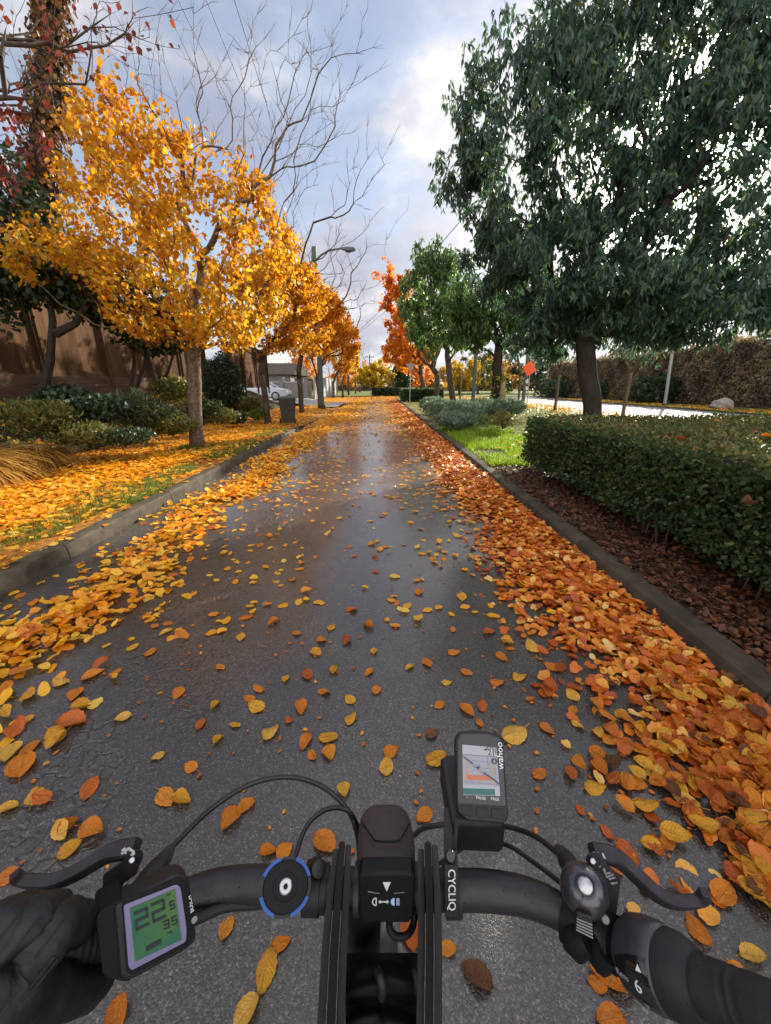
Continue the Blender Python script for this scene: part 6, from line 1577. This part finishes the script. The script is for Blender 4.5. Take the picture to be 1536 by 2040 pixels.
for j in range(na+1):
    for i in range(nl+1):
        l = .16 + .55*i/nl; a = sgn_*(.02 + (1.15 if True else 0)*j/na + .28*(1-(i/nl))**2*(1-j/na)); V.append(tuple(on_sh(l, a, .0006)))
b = MB(); b.add(V, [(j*(nl+1)+i, j*(nl+1)+i+1, (j+1)*(nl+1)+i+1, (j+1)*(nl+1)+i) for j in range(na) for i in range(nl)]); b.build('gear_window', m_gloss, sh, smooth=180)
def sh_text(s, l, a, size, mat, ext=.0002):
    a *= sgn_; o_ = on_sh(l, a, .0012); u_ = on_sh(l+.05, a, .0012) - o_; v_ = on_sh(l, a-.05*sgn_, .0012) - o_; return text(s, o_, u_, v_, size, mat, 'lettering', sh)
sh_text('6', .53, .66, .0098, m_mark)
sh_text('Revo', .28, .60, .0052, m_markd)
for l, a, s in ((.60, .26, 1), (.53, 1.12, -1)):
    a *= sgn_; q0 = on_sh(l-.045, a+.07*s*sgn_, .001); q1 = on_sh(l+.045, a+.07*s*sgn_, .001); q2 = on_sh(l, a-.08*s*sgn_, .001)
    b = MB(); b.slab([q0, q1, q2], away(q0), .0003); b.build('arrow_mark', m_mark if s > 0 else m_markd, sh)

# ------------------------------------------------------------------ bracket, camera light, map computer
mt = bpy.data.objects.new('light_bracket', None); COL.objects.link(mt); mt.parent = bike; mt.location = P(900,1770,.33) - bike.location
b = MB(); b.tube([P(886,1772,.345), P(900,1772,.345), P(914,1772,.345)], .0192, 26); b.build('clamp_ring', m_plas, mt, smooth=40)
slab_px([(885,1722,.322),(912,1722,.322),(914,1770,.318),(914,1828,.318),(887,1828,.318),(886,1770,.318)], .010, 3, .0008).build('face_plate', m_plas, mt, smooth=40)
slab_px([(884,1612,.362),(893,1606,.364),(900,1640,.352),(911,1690,.334),(912,1724,.324),(885,1724,.324),(884,1690,.335)], .012, 4, .001).build('arm', m_plas, mt, smooth=40)
slab_px([(906,1628,.352),(915,1634,.350),(909,1690,.331),(902,1690,.333)], .008, 2, .0008).build('arm_rib', m_plas, mt, smooth=40)
c = P(898,1706,.3255); b = MB(); b.lathe(c + away(c)*.004, -away(c), [(.0045,0),(.0045,.005),(.0036,.006),(.0022,.006),(.0020,.002)], 20); b.build('bolt', m_gloss, mt, smooth=40)
pl = Plane((886,1728,.3174),(913,1728,.3174),(914,1828,.3174),(887,1828,.3174))
text('CYCLIQ', pl(.48, .44, .0004), pl(.48,.9)-pl(.48,.1), pl(.9,.5)-pl(.1,.5), .0086, m_mark, 'lettering', mt, sx=1.12)
tag(mt)
cl = thing('camera_light', 'black box shaped camera light hanging under the map computer', 'camera light', P(945, 1620, .40))
tops = [(878,1508,.432),(890,1500,.434),(975,1500,.434),(992,1520,.43),(1006,1640,.386),(998,1646,.384),(908,1642,.384),(899,1636,.386)]
b = MB(); f = PP(tops); b.slab(f, (0, -.1, -1), .036, .006); b.build('body', m_plas, cl, smooth=40)
c = P(925,1500,.44); b = MB(); b.lathe(Vector((c.x, c.y+.0, c.z-.02)), (0, 1, -.1), [(.011,-.004),(.011,.006),(.009,.008),(.002,.008)], 20); b.build('lens', m_glass, cl, smooth=40)
gps = thing('map_computer', 'small black cycling computer showing a street map above the handlebar', 'bike computer', P(960, 1550, .37))
gp_ = Plane((910,1458,.392),(1000,1464,.392),(1012,1640,.350),(913,1628,.350)); gx_ = px_on(gp_)
body = r2([(908,1472),(914,1457),(940,1454),(975,1458),(998,1464),(1003,1480),(1013,1622),(1010,1638),(1000,1641),(930,1634),(913,1618),(911,1600)], 5)
px_slab(gx_, body, -.0125, .0125, m_plas, 'case', gps, .0022, 40)
px_slab(gx_, r2([(913,1476),(919,1462),(972,1462),(996,1470),(999,1486),(1008,1606),(912,1600)], 5), .0000, .0006, m_gloss, 'glass', gps, .0002)
S = [(921,1483.5),(989,1489),(996.5,1586),(922.5,1584)]
def lit(name, c, e):
    m, nt = new_mat(name); g = G(nt); p = g.n('ShaderNodeBsdfPrincipled'); p.inputs['Base Color'].default_value = (*c, 1); p.inputs['Emission Color'].default_value = (*c, 1); p.inputs['Emission Strength'].default_value = e; p.inputs['Roughness'].default_value = .35
    o = g.n('ShaderNodeOutputMaterial'); g.l(p.outputs[0], o.inputs[0]); return m
EL = .16
l_bg = lit('screen_grey', (.22,.23,.27), EL); l_top = lit('screen_pale', (.27,.28,.31), EL); l_or = lit('screen_orange', (.36,.11,.055), EL); l_tan = lit('screen_tan', (.30,.20,.13), EL); l_bl = lit('screen_blue', (.015,.045,.11), EL)
l_gr = lit('screen_green', (.02,.09,.085), EL); l_dk = lit('screen_dark', (.03,.03,.05), EL); l_ln = lit('screen_line', (.17,.17,.24), EL); l_wh = lit('screen_white', (.30,.28,.34), EL)
scr = px_slab(gx_, S, .0007, .0002, l_bg, 'screen', gps)
def sq(uv, mat, name, h=.0010):
    return px_slab(gx_, [bil(S, *q_) for q_ in uv], h, .0001, mat, name, scr)
def rect(u0, v0, u1, v1): return [(u0,v0),(u1,v0),(u1,v1),(u0,v1)]
def line(u0, v0, u1, v1, w_, asp=1.42):
    d = Vector((u1-u0, (v1-v0)*asp)); n_ = Vector((-d.y, d.x)).normalized()*w_/2; return [(u0+n_.x, v0+n_.y/asp), (u1+n_.x, v1+n_.y/asp), (u1-n_.x, v1-n_.y/asp), (u0-n_.x, v0-n_.y/asp)]
sq(rect(.0,.0,1,.19), l_top, 'speed_field'); sq(rect(0,.19,1,.197), l_dk, 'field_line', .0012)
sq(rect(.10,.20,.17,.60), l_tan, 'map_street'); sq(rect(.79,.36,.85,.80), l_tan, 'map_street'); sq(rect(.12,.59,.80,.69), l_or, 'map_main_street', .0011); sq(rect(.06,.57,.12,.70), l_tan, 'map_street')
for uv in (line(.18,.30,.86,.32,.012), line(.30,.44,.98,.46,.012), line(.18,.38,.5,.385,.01), line(.62,.52,1,.53,.012), line(.05,.74,.98,.765,.02), line(.72,.2,.73,.45,.012), line(.45,.69,.46,.75,.014), line(.2,.7,.3,.72,.012), line(.9,.36,.93,.8,.012)): sq(uv, l_ln, 'map_line', .0012)
sq(line(.02,.235,.30,.37,.035), l_bl, 'route_line', .0014); sq(line(.30,.37,.60,.545,.022), l_tan, 'route_line', .0013); sq(line(.2,.33,.6,.585,.012), l_ln, 'route_line', .0014); sq(line(.58,.53,.85,.66,.045), l_bl, 'route_line', .0014); sq(line(.82,.64,1.0,.755,.04), l_bl, 'route_line', .0014)
sq([(.36,.44),(.46,.40),(.50,.43),(.44,.47)], l_bl, 'position_mark', .0015)
sq(rect(0,.86,.86,.985), l_gr, 'elevation_graph', .0012); sq(rect(0,.79,.86,.86), l_top, 'elevation_graph', .0011); sq(rect(.87,.80,1,1), l_wh, 'side_field', .0012)
sq([(.91+.085*math.cos(a), .285+.062*math.sin(a)) for a in np.linspace(0, 6.28, 20)[:-1]], l_dk, 'compass_disc', .0014); sq([(.91,.24),(.94,.315),(.88,.315)], l_wh, 'compass_arrow', .0017)
uxg = gx_(996,1640)-gx_(913,1630); uyg = gx_(915,1470)-gx_(918,1600)
def gt_(s, px, py, size, mat, **k): return text(s, gx_(px, py, .0011 if mat is l_dk else .0009), uxg, uyg, size, mat, 'lettering', k.pop('parent', scr), **k)
gt_('KM/H', 980.5, 1491.5, .0046, l_dk); gt_('21', 979, 1500, .0074, l_dk); gt_('6', 987, 1498, .0044, l_dk)
sq([(.62,.075),(.68,.03),(.74,.075)], l_dk, 'arrow_symbol', .0014)
gt_('PAUSE', 958, 1590, .0032, m_mark, parent=gps); gt_('PAGE', 986, 1592, .0032, m_mark, parent=gps); gt_('o - -', 934, 1588, .0034, m_markd, parent=gps)
text('wahoo', gx_(996.5, 1505, .0009), gx_(994,1490)-gx_(996,1525), gx_(985,1505)-gx_(997,1506), .0085, m_mark, 'lettering', gps)
for (x0, x1, y0) in ((917,943,1604),(948,973,1607),(979,1005,1610)):
    px_slab(gx_, r2([(x0,y0),(x1,y0+2),(x1+1,y0+24),(x0+ (6 if x0 < 930 else 1),y0+20)], 4), .0, .0011, m_grip, 'button', gps, .0004, 40)

# ------------------------------------------------------------------ rider's gloved left arm
def crease(me, amp):
    """soft folds pressed into leather"""
    from mathutils import noise as mn
    nr = [v.normal.copy() for v in me.vertices]
    for v, n_ in zip(me.vertices, nr):
        p = v.co; q_ = Vector((p.x*38 + p.y*60, p.y*34 - p.x*20, p.z*55))
        f1 = 1 - abs(mn.noise(q_))*3.2; f2 = mn.noise(p*95); f3 = 1 - abs(mn.noise(Vector((p.x*150, p.y*60+p.z*40, p.z*120))))*3
        v.co = p + n_*(amp*(-max(f1, 0)*.9 + f2*.6 - max(f3, 0)*.28))
    me.update()
def skin_body(name, chains, mat, parent, root, sub=2):
    bm = bmesh.new(); lay_ = bm.verts.layers.skin.verify(); pt = {}
    def vert(key, p, r_):
        if key in pt: return pt[key]
        v = bm.verts.new(p); v[lay_].radius = (r_, r_); pt[key] = v; return v
    for ch in chains:
        prev = None
        for key, p, r_ in ch:
            v = vert(key, p, r_)
            if prev is not None and prev is not v and not bm.edges.get((prev, v)): bm.edges.new((prev, v))
            prev = v
    pt[root][lay_].use_root = True
    me = bpy.data.meshes.new(name); bm.to_mesh(me); bm.free(); o = bpy.data.objects.new(name, me); COL.objects.link(o)
    s = o.modifiers.new('skin', 'SKIN'); s.use_smooth_shade = True; s.branch_smoothing = .6
    u = o.modifiers.new('sub', 'SUBSURF'); u.levels = sub; u.render_levels = sub
    bpy.context.view_layer.update()
    m2 = bpy.data.meshes.new_from_object(o.evaluated_get(bpy.context.evaluated_depsgraph_get())); bpy.data.objects.remove(o)
    m2.materials.clear(); m2.materials.append(mat); m2.polygons.foreach_set('use_smooth', [True]*len(m2.polygons))
    return link(name, m2, parent)
person = thing('person', 'rider in black leather glove and dark sleeve gripping the left handlebar grip', 'person', P(-40, 2200, .17))
wr = P(-70, 2060, .205)
def ch(*a): return [(k, P(*p), r_) for k, p, r_ in a]
pc = ('palm', P(-8, 1992, .224), .0300)
def finger(k, pts): return [pc] + [(k+str(i), P(x, y, z), r_) for i, (x, y, z, r_) in enumerate(pts)]
chains = [[('wrist', wr, .031), pc],
  finger('i', [(66,1912,.225,.0195),(114,1846,.231,.0158),(148,1836,.258,.0143),(153,1862,.288,.0126),(136,1897,.304,.0108)]),
  finger('m', [(22,1896,.220,.0205),(66,1834,.226,.0160),(104,1822,.256,.0146),(106,1854,.290,.0128),(88,1892,.304,.0108)]),
  finger('r', [(-24,1892,.217,.0200),(16,1834,.222,.0156),(56,1824,.252,.0142),(58,1858,.284,.0124),(40,1892,.296,.0106)]),
  finger('p', [(-70,1900,.214,.0180),(-36,1846,.219,.0142),(4,1838,.247,.0128),(8,1868,.274,.0112),(-6,1896,.284,.0098)]),
  finger('t', [(52,1986,.236,.0205),(118,1982,.252,.0170),(178,1968,.274,.0148),(214,1950,.291,.0118)])]
hand = skin_body('gloved_hand', chains, m_leather, person, 'palm', 3)
from mathutils import noise as mn
crease(hand.data, .0017)
elbow = Vector((-.46, -.30, .98)); shoulder = Vector((-.24, -.42, 1.36))
slv = skin_body('sleeve', [[('w', P(-45, 2025, .212), .030), ('w2', wr.lerp(elbow, .22), .040), ('f', wr.lerp(elbow, .6), .050), ('e', elbow, .056), ('u', elbow.lerp(shoulder, .5), .064), ('s', shoulder, .075)]], m_sleeve, person, 'f')
# stitched seam across the back of the glove
dg = bpy.context.evaluated_depsgraph_get(); bpy.context.view_layer.update()
inv = hand.matrix_world.inverted()
def on_hand(px, py):
    d = (P(px, py, 1.0) - EYE).normalized(); okk, loc, nr, _ = hand.ray_cast(inv @ EYE, inv.to_3x3() @ d)
    return (hand.matrix_world @ loc + (hand.matrix_world.to_3x3() @ nr)*.0004) if okk else None
for pa, pb in (((70,1908),(128,1832)),((26,1893),(84,1822)),((-18,1890),(36,1822))):
    b = MB(); pts = [q_ for q_ in (on_hand(pa[0]+(pb[0]-pa[0])*k/12, pa[1]+(pb[1]-pa[1])*k/12) for k in range(13)) if q_]
    if len(pts) > 3: b.tube(pts, .0006, 6); b.build('seam', m_grip, hand)
for off in (0, 7):
    b = MB(); pts = [q_ for q_ in (on_hand(108-68*k/12+off, 1905+88*k/12+off*.5) for k in range(13)) if q_]
    if len(pts) > 3: b.tube(pts, .0007, 6); b.build('seam', m_plas, hand)
# ------------------------------------------------------------------ render settings
cy = sc.cycles
cy.use_denoising = True
cy.use_adaptive_sampling = True; cy.adaptive_threshold = .02
cy.max_bounces = 7; cy.diffuse_bounces = 3; cy.glossy_bounces = 3; cy.transmission_bounces = 5; cy.transparent_max_bounces = 4
cy.sample_clamp_indirect = 6; cy.caustics_reflective = False; cy.caustics_refractive = False
